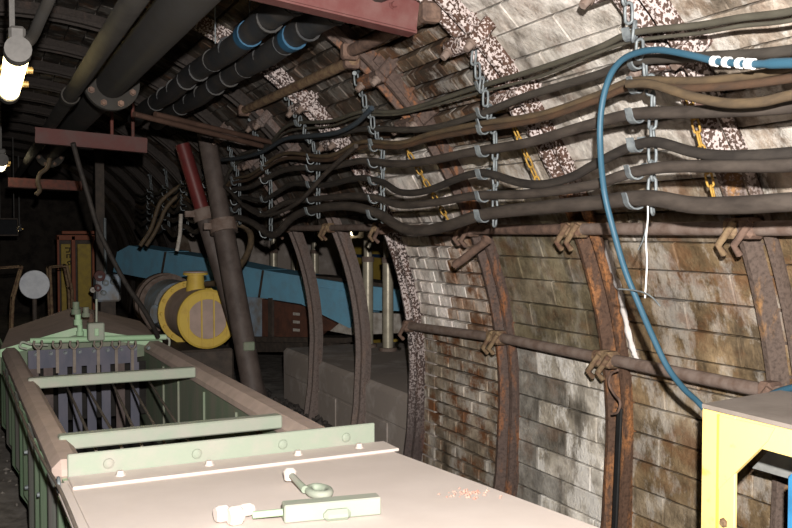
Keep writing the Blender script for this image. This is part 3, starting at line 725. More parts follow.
tag(MB().tube(smooth_path([onY(28, 42, 3.42), onY(33, 36, 3.4), onY(40, 20, 3.3), onY(49, 0, 3.2), onY(60, -30, 3.1)], 5), 0.02, 9).build('lamp_cable', 'pipe_grey'), 'grey supply cable running up from the bright lamp', 'cable')
# ================================================================== LEANING PROPS
def leaning(lab, a, b, r, mat, collar, low):
    a, b = Vector(a), Vector(b); t = thing('pit_prop', lab, 'prop', a); d = b - a
    MB().cyl(a, a + d * collar, r * 1.15, 16).build('outer_tube', low, t)
    MB().cyl(a + d * collar, b, r, 16).build('inner_tube', mat, t)
    MB().lathe(a + d * collar, d, [(-.05, r * 1.1), (-.05, r * 1.5), (.05, r * 1.5), (.05, r * 1.1)], 16).build('collar', 'rust_grey', t)
    e1 = a + d * collar; MB().beam(e1 + Vector((-.16, -.02, 0)), e1 + Vector((-.02, -.02, 0)), 0.04, 0.05).build('lug', 'rust_grey', t)
    MB().cyl(a - d.normalized() * 0.02, a + d.normalized() * .02, r * 1.6, 12).build('foot_plate', 'rust', t)
    return t
ta = onY(207, 138, 7.3); fa = onY(254, 395, 6.75); fa = fa + (fa - ta) * ((fa.z - FZ - 0.03) / (ta.z - fa.z)); ta2 = ta + (ta - fa) * 0.03
t = leaning('thick brown steel prop leaning left beside the yellow motor', fa, ta2, 0.074, 'prop_brown', 0.67, 'prop_brown')
pc = onY(246, 345, 6.85); MB().box(pc + Vector((0, -.085, 0)), (0.09, 0.03, 0.07), None, .008).build('clamp_patch', 'green_dark', t)
ta = onY(184, 150, 7.62); fa = onY(222, 275, 7.5); fa = fa + (fa - ta) * ((fa.z - FZ - 0.03) / (ta.z - fa.z))
leaning('slim red painted prop leaning parallel behind the brown prop', fa, ta + (ta - fa) * 0.02, 0.062, 'prop_red', 0.745, 'prop_brown')
t = thing('post', 'black square upright post behind the hanging cable', 'post', (1.42, 11.2, FZ))
pp = onY(100, 240, 11.2); MB().box((pp.x, 11.2, (FZ + 3.0) / 2), (0.1, 0.1, 3.0 - FZ)).build('post_body', 'steel_dark', t); MB().box((pp.x, 11.2, FZ + .012), (0.22, 0.22, 0.024)).build('base_plate', 'steel_dark', t)
pr = onY(105, 235, 11.0); tag(MB().cyl((pr.x, 11.0, FZ), (pr.x, 11.0, onY(105, 218, 11.0).z), 0.018, 10).build('steel_rod', 'galv'), 'thin shiny upright rod beside the black post', 'rod')
# ================================================================== PLINTH, CHAMBER PROPS, RUBBLE
mb = MB()
mb.box((4.3, 6.62, (FZ + 0.92) / 2), (3.5, 2.85, 0.92 - FZ), None, 0.03)
pl = tag(mb.build('concrete_plinth', 'concrete'), 'low pale concrete plinth behind the bare arch legs', 'plinth')
for (y, z0, z1) in ((6.1, .44, .68), (7.1, .44, .68)):
    MB().box((2.546, y, (z0 + z1) / 2), (0.012, 0.9, z1 - z0 - 0.01), None, .005).build('block', 'concrete', pl)
for y in (5.7, 6.6, 7.5): MB().box((2.546, y, .79), (0.012, 0.87, .2), None, .005).build('block', 'concrete', pl)
PROPS = [((388, 345), 3.36, 'nearest chrome hydraulic prop standing on the plinth right of the arch leg'), ((368, 338), 3.3, 'chrome hydraulic prop between arch leg and white arch, second nearest'),
         ((347, 330), 3.85, 'chrome hydraulic prop in front of the yellow panel'), ((315, 320), 3.95, 'chrome hydraulic prop just right of the second bare arch leg'),
         ((295, 316), 3.9, 'chrome hydraulic prop left of the first bare arch leg, before the chamber wall'), ((274, 312), 3.5, 'leftmost chrome hydraulic prop in the chamber')]
for (x, y), X, lab in PROPS:
    p = onX(x, y, X); y_ = p.y; zb = 0.92 if y_ < 8.0 else FZ
    t = thing('hydraulic_prop', lab, 'prop', (p.x, y_, zb), 0, 'hydraulic props in the side chamber')
    MB().lathe((p.x, y_, zb), (0, 0, 1), [(0, 0), (0, .085), (.03, .085), (.03, .05)], 16).build('foot', 'rust_grey', t)
    MB().cyl((p.x, y_, zb + .03), (p.x, y_, 1.75), 0.05, 18).build('cylinder', 'prop_chrome', t)
    MB().cyl((p.x, y_, 1.75), (p.x, y_, 2.45), 0.04, 18).build('piston', 'prop_chrome', t)
    MB().lathe((p.x, y_, 1.72), (0, 0, 1), [(0, .05), (0, .058), (.05, .058), (.05, .04)], 18).build('collar', 'rust_grey', t)
    MB().box((p.x, y_, 2.485), (.16, .16, .07), None, .01).build('head', 'rust_grey', t)
for (x0, y0_, x1, y1_, X, lab) in ((351, 238, 368, 279, 4.8, 'yellow panel with navy stripe behind the hydraulic props'), (371, 241, 386, 279, 4.8, 'second yellow panel with navy stripe, right of the first')):
    a = onX(x0, y0_, X); b = onX(x1, y1_, X); c = (a + b) / 2
    t = thing('yellow_cabinet', lab, 'cabinet', (X + .1, c.y, FZ)); MB().box((X + .12, c.y, (a.z + FZ) / 2), (.22, abs(a.y - b.y), a.z - FZ), None, .01).build('body', 'yellow_paint', t)
    q = onX((x0 + x1) / 2, 256, X); MB().box((X + .005, c.y, q.z), (.012, abs(a.y - b.y) * .96, .045)).build('stripe', 'band_navy', t)
t = lamp('small bright lamp in the side chamber behind the spacer tube', tuple(onX(355, 233, 5.2)), 0.25, 0.04, 'lamp_far_glow')
# rubble of coal at the plinth foot
def rubble(name, lab, n, x0, x1, y0, y1, zb, s0, s1, mat):
    mb = MB()
    for _ in range(n):
        c = Vector((random.uniform(x0, x1), random.uniform(y0, y1), zb + random.uniform(0, .02))); s_ = random.uniform(s0, s1)
        if c.y > 7.9 and c.x < 2.15: continue
        R3 = Matrix.Rotation(random.uniform(0, 6), 3, 'Z') @ Matrix.Rotation(random.uniform(0, 6), 3, 'X')
        vs = [R3 @ Vector((a * s_ * random.uniform(.6, 1.2), b * s_ * random.uniform(.6, 1.2), c_ * s_ * random.uniform(.5, 1))) + c for a, b, c_ in ((1, 0, 0), (-1, 0, 0), (0, 1, 0), (0, -1, 0), (0, 0, 1), (0, 0, -1))]
        mb.add(vs, [(0, 2, 4), (2, 1, 4), (1, 3, 4), (3, 0, 4), (2, 0, 5), (1, 2, 5), (3, 1, 5), (0, 3, 5)])
    o = mb.build(name, mat); tag(o, lab, 'rubble', None, 'stuff')
rubble('coal_rubble', 'loose dark coal and stone rubble between conveyor and plinth', 900, 1.7, 2.53, 4.6, 8.6, FZ + .02, 0.012, 0.05, 'coal')
rubble('floor_grit', 'fine grit scattered over the floor left of the conveyor', 700, -1.2, 0.45, 3.0, 10.0, FZ, 0.006, 0.02, 'floor_dust')
# ================================================================== GREEN SCRAPER CONVEYOR
def LP(u, v, z): return RM @ Vector((u, v, z))
con = thing('scraper_conveyor', 'pale green armoured conveyor with dusty pink lid in the foreground', 'conveyor', LP(0.9, 3.6, FZ), TH)
def cbuild(mb, name, mat, parent=con): return mb.build(name, mat, parent, RM)
def cbox(name, mat, u0, u1, v0, v1, z0, z1, bev=0.0, parent=con):
    return cbuild(MB().box(((u0 + u1) / 2, (v0 + v1) / 2, (z0 + z1) / 2), (u1 - u0, v1 - v0, z1 - z0), None, bev), name, mat, parent)
V0, V1 = 0.3, 6.9
cbox('rail', 'dust_rail', 0.312, 0.425, 3.37, V1, 1.1, 1.185, 0.03)
cbox('rail', 'dust_rail', 1.29, 1.44, 3.37, V1, 1.07, 1.18, 0.04)
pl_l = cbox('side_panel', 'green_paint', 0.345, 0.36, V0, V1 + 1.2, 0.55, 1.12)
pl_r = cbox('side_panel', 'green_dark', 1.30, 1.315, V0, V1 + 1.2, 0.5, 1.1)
cbox('pan', 'pan_dark', 0.36, 1.30, V0, V1 + 1.2, 0.47, 0.5)
v = 1.0; k_ = 0
while v < 6.7:                                        # overlapping outer sheets, far end kicked out
    zb = 0.63 + 0.07 * (k_ % 2); st = 0.34 if k_ % 3 else 0.26
    cbuild(MB().prism([(.338, v, zb), (.308, v + st, zb), (.308, v + st + .05, zb), (.340, v + st + .05, zb)], (0, 0, 1.115 - zb)), 'side_sheet', 'green_paint' if k_ % 3 != 1 else 'green_grey', pl_l)
    v += st; k_ += 1
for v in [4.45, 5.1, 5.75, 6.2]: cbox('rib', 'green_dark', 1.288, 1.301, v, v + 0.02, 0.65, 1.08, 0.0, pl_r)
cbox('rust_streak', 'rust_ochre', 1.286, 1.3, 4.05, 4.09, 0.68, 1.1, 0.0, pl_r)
bm_ = bolt_mesh(0.012, 0.02, 'galv')
for v, z in ((2.3, 1.08), (2.36, 1.06), (2.45, 1.04), (3.2, .98), (3.2, .95), (3.9, 0.93), (3.9, .75), (4.6, .78), (4.6, .95), (3.2, .78), (2.55, 0.8)):
    place('bolt', bm_, RM @ facing((0.32, v, z), (-1, 0, 0)), pl_l)
for v in (0.6, 2.9, 5.2, 7.4):
    for u in (0.37, 1.25): cbox('foot', 'steel_dark', u, u + 0.06, v, v + .12, FZ, 0.48, 0.005)
# cross members
cbox('crossbar', 'green_pale', 0.37, 1.29, 5.27, 5.33, 1.14, 1.2, 0.006)
cbox('crossbar', 'green_pale', 0.37, 1.29, 3.72, 3.78, 1.142, 1.2, 0.006)
cp = cbox('cross_plate', 'green_pale', 0.36, 1.56, 3.345, 3.36, 1.115, 1.212, 0.004)
rv = bolt_mesh(0.021, 0.012, 'green_pale', 'rivet')
me = MB().lathe((0, 0, 0), (0, 0, 1), [(0, .02), (.006, .018), (.01, .01), (.011, 0)], 12).data('rivet', 'green_pale')
for u in (0.5, 0.82, 1.16, 1.43):
    place('rivet', me, RM @ facing((u, 3.345, 1.165), (0, -1, 0)), cp)
cbox('angle_flange', 'dust_pink', 0.36, 1.6, 3.2, 3.345, 1.122, 1.134, 0.003, cp)
for u in (0.53, 0.85, 1.2, 1.46): place('bolt', bolt_mesh(0.015, 0.018, 'dust_pink'), RM @ facing((u, 3.28, 1.134), (0, 0, 1)), cp)
mb = MB().prism([(.345, 3.34, 1.1), (1.56, 3.34, 1.1), (1.715, 2.09, 1.1), (1.74, 1.0, 1.1), (1.74, V0, 1.1), (.345, V0, 1.1)], (0, 0, 0.022)); lid = cbuild(mb, 'lid', 'dust_pink')
cbox('lid_edge', 'dust_pink', .312, .36, V0, 3.3, 1.085, 1.128, 0.008, lid)
# latch on the lid
latch = None
a = lZ(283, 521, 1.125); b = lZ(379, 512, 1.125); a.z = b.z = 1.152
latch = cbuild(MB().beam(a, b, 0.055, 0.055, (0, 0, 1), 0.004), 'latch_bar', 'green_pale')
mid = a.lerp(b, 0.52); cbuild(MB().beam(a.lerp(b, .38) + Vector((0, -.02, -.012)), a.lerp(b, .66) + Vector((0, -.02, -.012)), 0.06, 0.035, (0, 0, 1), 0.012), 'latch_collar', 'green_pale', latch)
r0 = lZ(253, 520, 1.13); r0.z = 1.145; cbuild(MB().cyl(r0, a, 0.011, 10), 'latch_rod', 'green_paint', latch)
for (x, y, r_) in ((222, 521, .026), (235, 523, .03), (246, 517, .02)):
    q = lZ(x, y, 1.13); cbuild(MB().lathe((q.x - .02, q.y, 1.152), (1, .1, 0), [(0, 0), (0, r_ * .8), (.012, r_), (.034, r_), (.045, r_ * .7), (.045, 0)], 14), 'knuckle', 'dust_pink', latch)
l0 = lZ(290, 481, 1.135); l1 = lZ(305, 494, 1.13); l0.z = 1.16; l1.z = 1.145
lv = cbuild(MB().tube([l0, l0.lerp(l1, .5), l1], [0.012, 0.011, 0.013], 10), 'lever', 'green_pale', con)
cbuild(MB().lathe((l0.x, l0.y, l0.z - .02), (0, 0, 1), [(0, 0), (0, .02), (.03, .024), (.042, .012), (.042, 0)], 14), 'knob', 'dust_pink', lv)
c = lZ(319, 494, 1.13)
ring = [Vector((c.x + .032 * math.cos(q * math.pi / 8), c.y + .05 * math.sin(q * math.pi / 8), 1.14)) for q in range(17)]
cbuild(MB().tube(ring, 0.014, 8), 'eye', 'green_pale', lv)
# spilled chalk and brick crumbs on the lid
mb = MB()
for _ in range(60):
    x, y = random.gauss(468, 12), random.gauss(494, 2.6); q = RM @ lZ(x, y, 1.124); s_ = random.uniform(.003, .008)
    mb.add([q + Vector(d_) * s_ for d_ in ((1, 0, 0), (-1, 0, 0), (0, 1, 0), (0, -1, 0), (0, 0, .8), (0, 0, -.2))], [(0, 2, 4), (2, 1, 4), (1, 3, 4), (3, 0, 4), (2, 0, 5), (1, 2, 5), (3, 1, 5), (0, 3, 5)])
tag(mb.build('brick_crumbs', 'brick_red_spill'), 'small reddish brick crumbs spilled on the pink lid', 'crumbs', None, 'stuff')
# hood over the far end
hn = [lY(0, 350, 6.9), lY(75, 328, 6.9), lY(162, 341, 6.9)]; hf = [lY(9, 329, 8.1), lY(77, 306, 8.1), lY(140, 321, 8.1)]
for i_ in (0, 1):
    cbuild(MB().prism([hn[i_], hn[i_ + 1], hf[i_ + 1], hf[i_]], (0, 0, -0.02)), 'hood_plate', 'dust_rail')
    cbuild(MB().prism([hn[i_] + Vector((0, -.012, 0.004)), hn[i_ + 1] + Vector((0, -.012, .004)), hn[i_ + 1] + Vector((0, -.012, -.05)), hn[i_] + Vector((0, -.012, -.05))], (0, .012, 0)), 'fascia', 'green_paint')
    cbuild(MB().prism([hn[i_], hn[i_ + 1], Vector((hn[i_ + 1].x, 6.92, 1.08)), Vector((hn[i_].x, 6.92, 1.0))], (0, .02, 0)), 'end_panel', 'green_dark')
ta, tb = lY(30, 341, 6.8), lY(166, 337, 6.8)
tube = cbuild(MB().cyl(ta, tb, 0.021, 12), 'cross_tube', 'green_paint')
cbuild(MB().tube(smooth_path([tb, tb + Vector((.02, -.02, -.02)), tb + Vector((.012, -.03, -.07)), tb + Vector((-.02, -.03, -.08))], 4), 0.009, 8), 'tube_hook', 'green_pale', tube)
cbuild(MB().tube(smooth_path([lY(48, 345, 6.75), lY(30, 344, 6.75), lY(22, 342, 6.75), lY(20, 347, 6.75), lY(27, 349, 6.75)], 4), 0.008, 8), 'tube_hook', 'green_pale', tube)
b0, b1 = lY(87.5, 323, 6.72), lY(104, 340, 6.72); c = (b0 + b1) / 2
bx_ = cbuild(MB().box(c, (abs(b1.x - b0.x), .08, abs(b0.z - b1.z)), None, .008), 'switch_box', 'green_pale')
cbuild(MB().box(c + Vector((0, -.045, 0)), (.03, .012, .055), None, .004), 'switch_mark', 'green_paint', bx_)
cbuild(MB().cyl(lY(96.5, 322, 6.74), lY(96.5, 299, 6.74), 0.008, 8), 'switch_rod', 'green_pale', bx_)
for (x, y, r_, L_) in ((78, 318, .03, .1), (80, 330, .026, .08), (86, 312, .03, .07), (76, 308, .034, .09), (91, 318, .022, .06)):
    q = lY(x, y, 6.82); cbuild(MB().lathe((q.x, q.y, q.z - L_ / 2), (0, 0, 1), [(0, 0), (0, r_), (L_ * .4, r_), (L_ * .4, r_ * .7), (L_, r_ * .7), (L_, 0)], 12), 'fitting', random.choice(['green_paint', 'green_dark', 'rust']))
# rubber curtain with hanging hooks
VC = 6.5; zt = lY(80, 348, VC).z; zs = lY(80, 366, VC).z
cu0, cu1 = lY(28, 350, VC).x, lY(137, 346, VC).x
cur = cbox('curtain', 'rubber_lilac', cu0, cu1, VC, VC + 0.012, zs, zt)
for i_ in range(8):
    u = lY(34 + 14.4 * i_, 380, VC).x
    cbox('curtain_strip', 'rubber_brown' if i_ in (0, 1, 6) else 'rubber_lilac', u - .03, u + .03, VC + .001, VC + .011, 0.53, zs + .002, 0, cur)
for u in [cu0 + .05 + .093 * q for q in range(9)]: place('bolt', bm_, RM @ facing((u, VC, zt - .025), (0, -1, 0)), cur)
cbox('curtain_backing', 'pan_dark', cu0 - .02, 1.28, VC + .25, VC + .26, .66, 1.05)
for x in (38, 57, 74, 98, 116, 132):
    q = lY(x, 345, VC - .03); hk_ = [q + Vector((-.022, 0, .03)), q + Vector((-.026, 0, .0)), q + Vector((0, 0, -.028)), q + Vector((.026, 0, 0)), q + Vector((.022, 0, .03))]
    h_ = cbuild(MB().tube(smooth_path(hk_, 4), .008, 7), 'hook', 'steel_rod')
    cbuild(MB().beam(q + Vector((0, -.01, -.03)), q + Vector((0, -.01, -.19)), .02, .008, (0, 1, 0)), 'strap', 'steel_rod', h_)
for (a_, b_) in (((65, 383), (96, 450)), ((83, 381), (122, 448)), ((110, 378), (142, 447)), ((127, 377), (166, 446)), ((145.5, 376), (190, 444))):
    cbuild(MB().cyl(lY(*a_, 6.3), lY(*b_, 4.0), .0075, 7), 'tie_rod', 'steel_rod')
# rope along the near side, with an eye bolt
def lXp(x, y, X): d = RMI @ ray(x, y); return RM @ (CP + d * (X / d.x))
rp = [(3, 371), (12, 392), (22, 416), (35, 446), (47, 468), (58, 486), (68, 508), (76, 528), (90, 562)]
tag(MB().tube(smooth_path([lXp(x, y, .278) for x, y in rp], 5), .0055, 7).build('wire_rope', 'steel_rod'), 'thin wire rope stretched along the outer green side of the conveyor', 'rope')
q = lXp(58.5, 485, .282); ring = [q + Vector((0, .021 * math.cos(k2 * math.pi / 7), .021 * math.sin(k2 * math.pi / 7))) for k2 in range(15)]
MB().tube(ring, .0055, 7).build('eye_bolt', 'galv', con)
# ================================================================== DRIVE UNIT (yellow motor, blue-grey gearbox)
MX, MZ = 1.84, 1.22
drv = thing('drive_unit', 'yellow motor bolted to a blue-grey gearbox beyond the green conveyor', 'motor', (MX, 9.0, FZ))
MB().lathe((MX, 8.02, MZ), (0, 1, 0), [(.0, .262), (.04, .262), (.07, .252), (.72, .252)], 40).build('motor_body', 'dust_brown', drv)
er = MB().lathe((MX, 8.0, MZ), (0, 1, 0), [(.02, .175), (0, .18), (0, .25), (.012, .268), (.05, .268), (.05, .2)], 40).build('end_ring', 'yellow_paint', drv)
MB().lathe((MX, 8.01, MZ), (0, 1, 0), [(0, 0), (0, .18), (.02, .18)], 40).build('end_cover', 'dust_brown', drv)
for dx in (-.17, -.055, .055, .17):
    hh = math.sqrt(.25 ** 2 - dx * dx); MB().box((MX + dx, 7.998, MZ), (.012, .012, 2 * hh)).build('cooling_rib', 'yellow_paint', er)
f_ = MB().lathe((MX, 8.72, MZ), (0, 1, 0), [(0, .22), (0, .31), (.05, .31), (.05, .22)], 40).build('motor_flange', 'yellow_paint', drv)
YB = bolt_mesh(.018, .025, 'yellow_paint')
for q in range(14):
    a = 2 * math.pi * q / 14; place('bolt', YB, facing((MX + .28 * math.cos(a), 8.72, MZ + .28 * math.sin(a)), (0, -1, 0)), f_)
tb_ = MB().lathe((MX - .02, 8.4, MZ + .22), (0, 0, 1), [(0, .09), (.16, .075), (.16, .115), (.18, .115), (.18, .0)], 24).build('terminal_box', 'yellow_paint', drv)
MB().lathe((MX - .02, 8.4, MZ + .402), (0, 0, 1), [(0, .11), (.012, .11), (.012, 0)], 24).build('terminal_cover', 'dust_brown', tb_)
MB().lathe((MX, 8.77, MZ), (0, 1, 0), [(0, .25), (.35, .25), (.4, .275), (1.0, .275), (1.0, .2)], 40).build('gearbox', 'blue_grey', drv)
MB().lathe((MX, 9.8, MZ), (0, 1, 0), [(0, .26), (0, .32), (.08, .32), (.08, .28), (.2, .28), (.2, .33), (.34, .33), (.34, .2)], 36).build('gearbox_flange', 'rust_grey', drv)
MB().lathe((MX - .12, 9.0, MZ - .02), (-1, -.4, 0), [(.1, .09), (.2, .09), (.2, 0)], 20).build('inspection_cover', 'blue_grey', drv)
MB().box((MX, 9.1, (FZ + .95) / 2 + .0), (.5, 2.1, .95 - FZ - .02), None, .02).build('skid', 'steel_dark', drv)
pv = onY(108, 288, 10.4)
vb = MB().box((pv.x, 10.5, pv.z), (.26, .3, .3), None, .02).build('valve_block', 'blue_grey', drv)
for (x, y, r_, mt) in ((100, 276, .06, 'red_paint'), (106, 283, .035, 'galv'), (114, 282, .035, 'galv'), (98, 288, .04, 'red_paint'), (104, 293, .03, 'galv'), (93, 290, .03, 'white_dirty')):
    q = onY(x, y, 10.28); MB().lathe(q, (0, 1, 0), [(0, r_ * .4), (0, r_), (.08, r_), (.08, 0)], 14).build('port', mt, vb)
MB().box((pv.x, 10.5, (pv.z - .15 + FZ) / 2), (.16, .2, pv.z - .15 - FZ)).build('valve_stand', 'steel_dark', drv)
hs = [onY(206, 284, 8.2), onY(216, 283, 8.1), onY(228, 277, 7.9), onY(240, 266, 7.7), onY(249, 250, 7.6), onY(251, 237, 7.55), onY(246, 227, 7.5), onY(236, 224, 7.5), onY(226, 227, 7.55)]
tag(MB().tube(smooth_path(hs, 6), .028, 10).build('motor_cable', 'cable_tan'), 'tan cable looping from the yellow motor terminal up behind the brown prop', 'cable')
# ================================================================== BLUE HOODED CONVEYOR
B1 = Vector((1.82, 12.4, 0)); B2 = Vector((3.5, 7.95, 0)); bd = (B2 - B1).normalized(); bn = Vector((bd.y, -bd.x, 0))
if bn.dot(Vector((0, -1, 0))) < 0: bn = -bn
def onB(x, y, off=0.0):
    d = ray(x, y); p0 = B1 + bn * off; k2 = (p0 - CP).dot(bn) / d.dot(bn); return CP + d * k2
blue = thing('blue_conveyor', 'long sloping blue hooded conveyor behind the leaning props', 'conveyor', ((B1 + B2) / 2) + Vector((0, 0, FZ)))
def bpoly(name, mat, px, th, off=0.0): return MB().prism([onB(x, y, off) for x, y in px], -bn * th).build(name, mat, blue)
bpoly('hood_panel', 'blue_paint', [(117, 252), (129, 245.5), (165, 251.5), (160, 281), (113, 272)], .35)
bpoly('hood_panel', 'blue_paint', [(166, 252), (205, 258), (262, 270), (258, 297.5), (240, 296), (161, 281)], .35)
bpoly('hood_panel', 'blue_paint', [(263.5, 270.2), (300, 276), (345, 283), (400, 290), (400, 311), (356, 310), (349, 328), (301, 304), (259.5, 297.5)], .35)
for (x0, y0_, x1, y1_) in ((165.3, 251.7, 160.3, 281), (262.8, 270.2, 258.8, 297.5)): bpoly('seam', 'steel_dark', [(x0 - 1, y0_), (x0 + 1, y0_), (x1 + 1, y1_), (x1 - 1, y1_)], .01, .006)
bpoly('hood_step', 'blue_paint', [(312, 286), (350, 292), (350, 306), (312, 297)], .02, .015)
bpoly('top_guard', 'steel_dark', [(306, 275), (350, 279), (386, 284), (386, 289), (345, 284), (306, 278)], .25, -.05)
bpoly('side_plate', 'rust_red_plate', [(262, 299), (301, 305.5), (349, 330), (321, 331), (312, 340), (262, 340)], .1, -.03)
for x, y in ((296, 314), (296, 322), (296, 330)): bpoly('slot', 'white_dirty', [(x - 3, y - 1.6), (x + 3, y - 1), (x + 3, y + 1.6), (x - 3, y + 1.2)], .02, -.02)
bpoly('side_plate', 'blue_grey', [(200, 290), (262, 298), (262, 338), (200, 338)], .1, -.04)
for x in (215, 240, 268): bpoly('stiffener', 'steel_dark', [(x, 298), (x + 4, 298), (x + 4, 337), (x, 337)], .03, .01)
bpoly('base_rail', 'steel_dark', [(190, 336), (345, 338), (345, 343), (190, 341)], .3, .02)
bpoly('white_rail', 'white_dirty', [(330, 331), (352, 312), (402, 314), (402, 333), (352, 335)], .08, -.02)
bpoly('skid', 'steel_dark', [(150, 341), (330, 343), (330, 352), (150, 352)], .28, -.02)
for u in (.2, .5):
    c = B1.lerp(B2, u); MB().box((c.x, c.y, (FZ + 1.2) / 2) , (.14, .14, 1.2 - FZ)).build('leg', 'steel_dark', blue)
# ================================================================== FAR LEFT BACKGROUND
t = thing('switch_cabinet', 'orange-framed cabinet with yellow panels far back in the dark', 'cabinet', (onY(76, 260, 13).x, 13.1, FZ))
def ybox(name, mat, x0, x1, y0, y1, Y, dep, parent, zbot=None, bev=0.004):
    a = onY(x0, y0, Y); b = onY(x1, y1, Y); zb = b.z if zbot is None else zbot
    return MB().box(((a.x + b.x) / 2, Y + dep / 2, (a.z + zb) / 2), (abs(b.x - a.x), dep, abs(a.z - zb)), None, bev).build(name, mat, parent)
ybox('back_panel', 'steel_dark', 58, 93, 237, 300, 13.15, .3, t, FZ)
for x0, x1 in ((57, 60), (71.5, 76), (92, 95)): ybox('frame_post', 'cabinet_orange', x0, x1, 236, 300, 13.0, .08, t, FZ)
ybox('frame_top', 'cabinet_orange', 57, 95, 235, 240, 13.0, .3, t)
ybox('frame_top', 'cabinet_orange', 62, 95, 231, 234, 13.2, .1, t)
p_ = ybox('panel', 'cabinet_yellow', 61, 71, 244, 300, 13.05, .05, t, 0.9)
ybox('panel', 'cabinet_yellow', 77.5, 91.5, 244, 300, 13.05, .05, t, 0.9)
for pts in ([(65, 248), (70, 248), (69, 252), (66, 252)], [(67, 258), (67, 254.5), (70, 254.5), (70, 258)], [(67.5, 262), (70, 261), (71, 263.5), (69, 265), (67.5, 262)]):
    MB().tube([onY(x, y, 13.04) for x, y in pts], .009, 5).build('marking', 'black_paint', p_)
pd = onY(34.5, 284.5, 10.5); t = thing('round_sign', 'round pale white disc on a post in the dark background', 'sign', (pd.x, 10.5, FZ))
MB().lathe((pd.x, 10.48, pd.z), (0, 1, 0), [(0, 0), (0, .152), (.015, .156), (.025, .15), (.025, 0)], 40).build('disc', 'white_disc', t)
MB().cyl((pd.x, 10.53, FZ), (pd.x, 10.53, pd.z), .025, 10).build('post', 'steel_dark', t); MB().cyl((pd.x, 10.53, FZ), (pd.x, 10.53, FZ + .03), .12, 16).build('base', 'steel_dark', t)
def frame_stand(lab, px, Y):
    P = [onY(x, y, Y) for x, y in px]; t = thing('tubular_frame', lab, 'frame', (sum(p.x for p in P) / len(P), Y + .2, FZ))
    for dy in (0, .4):
        Q = [p + Vector((0, dy, 0)) for p in P]; Q[0].z = FZ; Q[-1].z = FZ
        MB().tube(Q, .018, 8).build('bent_tube', 'rust_ochre', t)
    for p in P[1:-1]: MB().tube([p, p + Vector((0, .4, 0))], .014, 8).build('cross_tube', 'rust_ochre', t)
frame_stand('rusty tubular frame left of the white disc', [(-8, 330), (-6, 269), (22, 267), (13, 300), (9, 335)], 10.3)
frame_stand('rusty tubular frame right of the white disc', [(54, 330), (50, 268), (67, 266), (72, 290), (74, 330)], 10.6)
ps_ = onY(8, 227, 13.5); t = thing('signboard', 'dark hanging panel with a thin pale rim at far left', 'panel', (ps_.x, 13.5, ps_.z - .15))
ybox('panel_face', 'screen_dark', -6, 17, 219.5, 234.5, 13.5, .04, t); ybox('panel_rim', 'steel_dark', -7, 18, 218, 219.5, 13.48, .06, t); ybox('panel_rim', 'steel_dark', -7, 18, 234.5, 236, 13.48, .06, t); ybox('panel_rim', 'steel_dark', 17, 18.4, 218, 236, 13.48, .06, t)
for x in (0, 14): p = onY(x, 218, 13.5); MB().cyl(p, (p.x, 13.5, 3.3), .008, 6).build('hanger', 'lamp_body', t)
for px, lab in (([(180, 186), (170, 193), (160, 203), (155, 217), (150, 231), (140, 246)], 'tan cable hanging loosely left of the red prop'), ([(182, 193), (173, 200), (165, 210), (160, 222), (154, 234), (146, 246)], 'second tan cable hanging beside the first, nearer the red prop')):
    tag(MB().tube(smooth_path([onY(x, y, 9.4) for x, y in px], 5), .022, 8).build('loose_cable', 'cable_tan'), lab, 'cable')
tag(MB().tube([onY(181, 214, 9.0), onY(180, 235, 9.0), onY(177, 251, 9.0)], .02, 9).build('drain_pipe', 'white_dirty'), 'short pale pipe ending just above the blue hood', 'pipe')
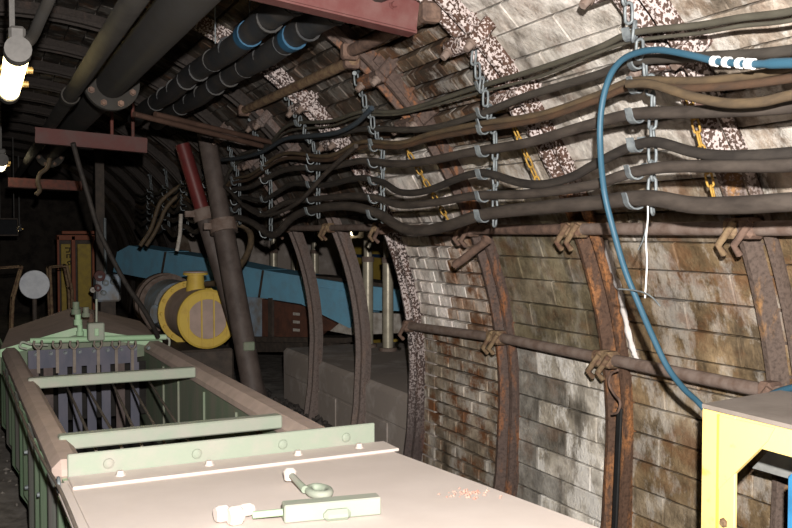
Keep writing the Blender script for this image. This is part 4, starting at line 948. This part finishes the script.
# ================================================================== YELLOW STAND on the right
TX = 1.9; tc = onX(702, 405, TX); TZ = tc.z; TY1 = tc.y; TY0 = TY1 - 1.0; TXE = 2.36
tab = thing('yellow_stand', 'yellow painted steel stand with dusty top at the lower right', 'stand', ((TX + TXE) / 2, (TY0 + TY1) / 2, FZ))
MB().prism([(TX, TY1, TZ - .008), (TX, TY0, TZ - .008), (TXE, TY0, TZ - .008), (TXE, TY1 + .08, TZ - .008)], (0, 0, .012)).build('top_plate', 'dust_top', tab)
lw = TY1 - onX(735, 450, TX).y
for y0_, y1_ in ((TY1 - lw, TY1), (TY0, TY0 + lw)):
    lg = MB().box((TX + .006, (y0_ + y1_) / 2, (FZ + TZ - .01) / 2), (.012, lw, TZ - .01 - FZ), None, .003).build('leg', 'yellow_table', tab)
    MB().box((TX + .04, y1_ - .006 if y1_ == TY1 else y0_ + .006, (FZ + TZ - .01) / 2), (.07, .012, TZ - .01 - FZ)).build('leg_flange', 'yellow_table', lg)
    MB().box((TX - .003, (y0_ + y1_) / 2 - lw * .03, (FZ + TZ - .01) / 2), (.006, .006, TZ - .02 - FZ)).build('weld_seam', 'yellow_paint', lg)
    for dz in (.12, .4): place('bolt', bolt_mesh(.012, .008, 'rust_ochre'), facing((TX, y0_ + lw * .3, TZ - .2 - dz), (-1, 0, 0)), lg)
    MB().box((TXE - .03, (y0_ + y1_) / 2, (FZ + TZ - .01) / 2), (.05, .05, TZ - .01 - FZ), None, .003).build('leg', 'yellow_table', tab)
MB().box((TX + .008, (TY0 + TY1) / 2, TZ - .045), (.012, 1.0 - .004, .07)).build('rail', 'yellow_table', tab)
MB().box(((TX + TXE) / 2, TY1 - .01, TZ - .045), (TXE - TX, .012, .07)).build('rail', 'yellow_table', tab)
g1 = onX(718, 490, TX); g2 = onX(768, 441, TX); g3 = onX(792, 444, TX)
for sg, yb in ((1, TY1), (-1, TY0)):
    f2 = lambda p: (TX - .002, p.y if sg > 0 else TY0 + (TY1 - p.y), p.z)
    MB().prism([f2(onX(716, 415, TX)), f2(g1), f2(g2), f2(onX(775, 428, TX))], (.012, 0, 0)).build('gusset', 'yellow_table', tab)
tag(MB().prism([onX(752, 468, 2.3), onX(778, 441, 2.25), onX(800, 440, 2.22), onX(800, 482, 2.3)], (.02, 0, 0)).build('pale_sheet', 'sheet_pale'), 'pale crumpled sheet seen under the yellow stand', 'sheet')
q = onX(783, 474, 2.02); t = thing('blue_box', 'bright blue box with dark front under the yellow stand', 'box', (2.15, q.y - .3, FZ))
MB().box((2.16, q.y - .3, (FZ + q.z) / 2), (.26, .6, q.z - FZ), None, .01).build('body', 'box_blue', t)
MB().box((2.026, q.y - .3, (FZ + q.z) / 2 - .03), (.012, .52, q.z - FZ - .14), None, .004).build('front', 'screen_dark', t)
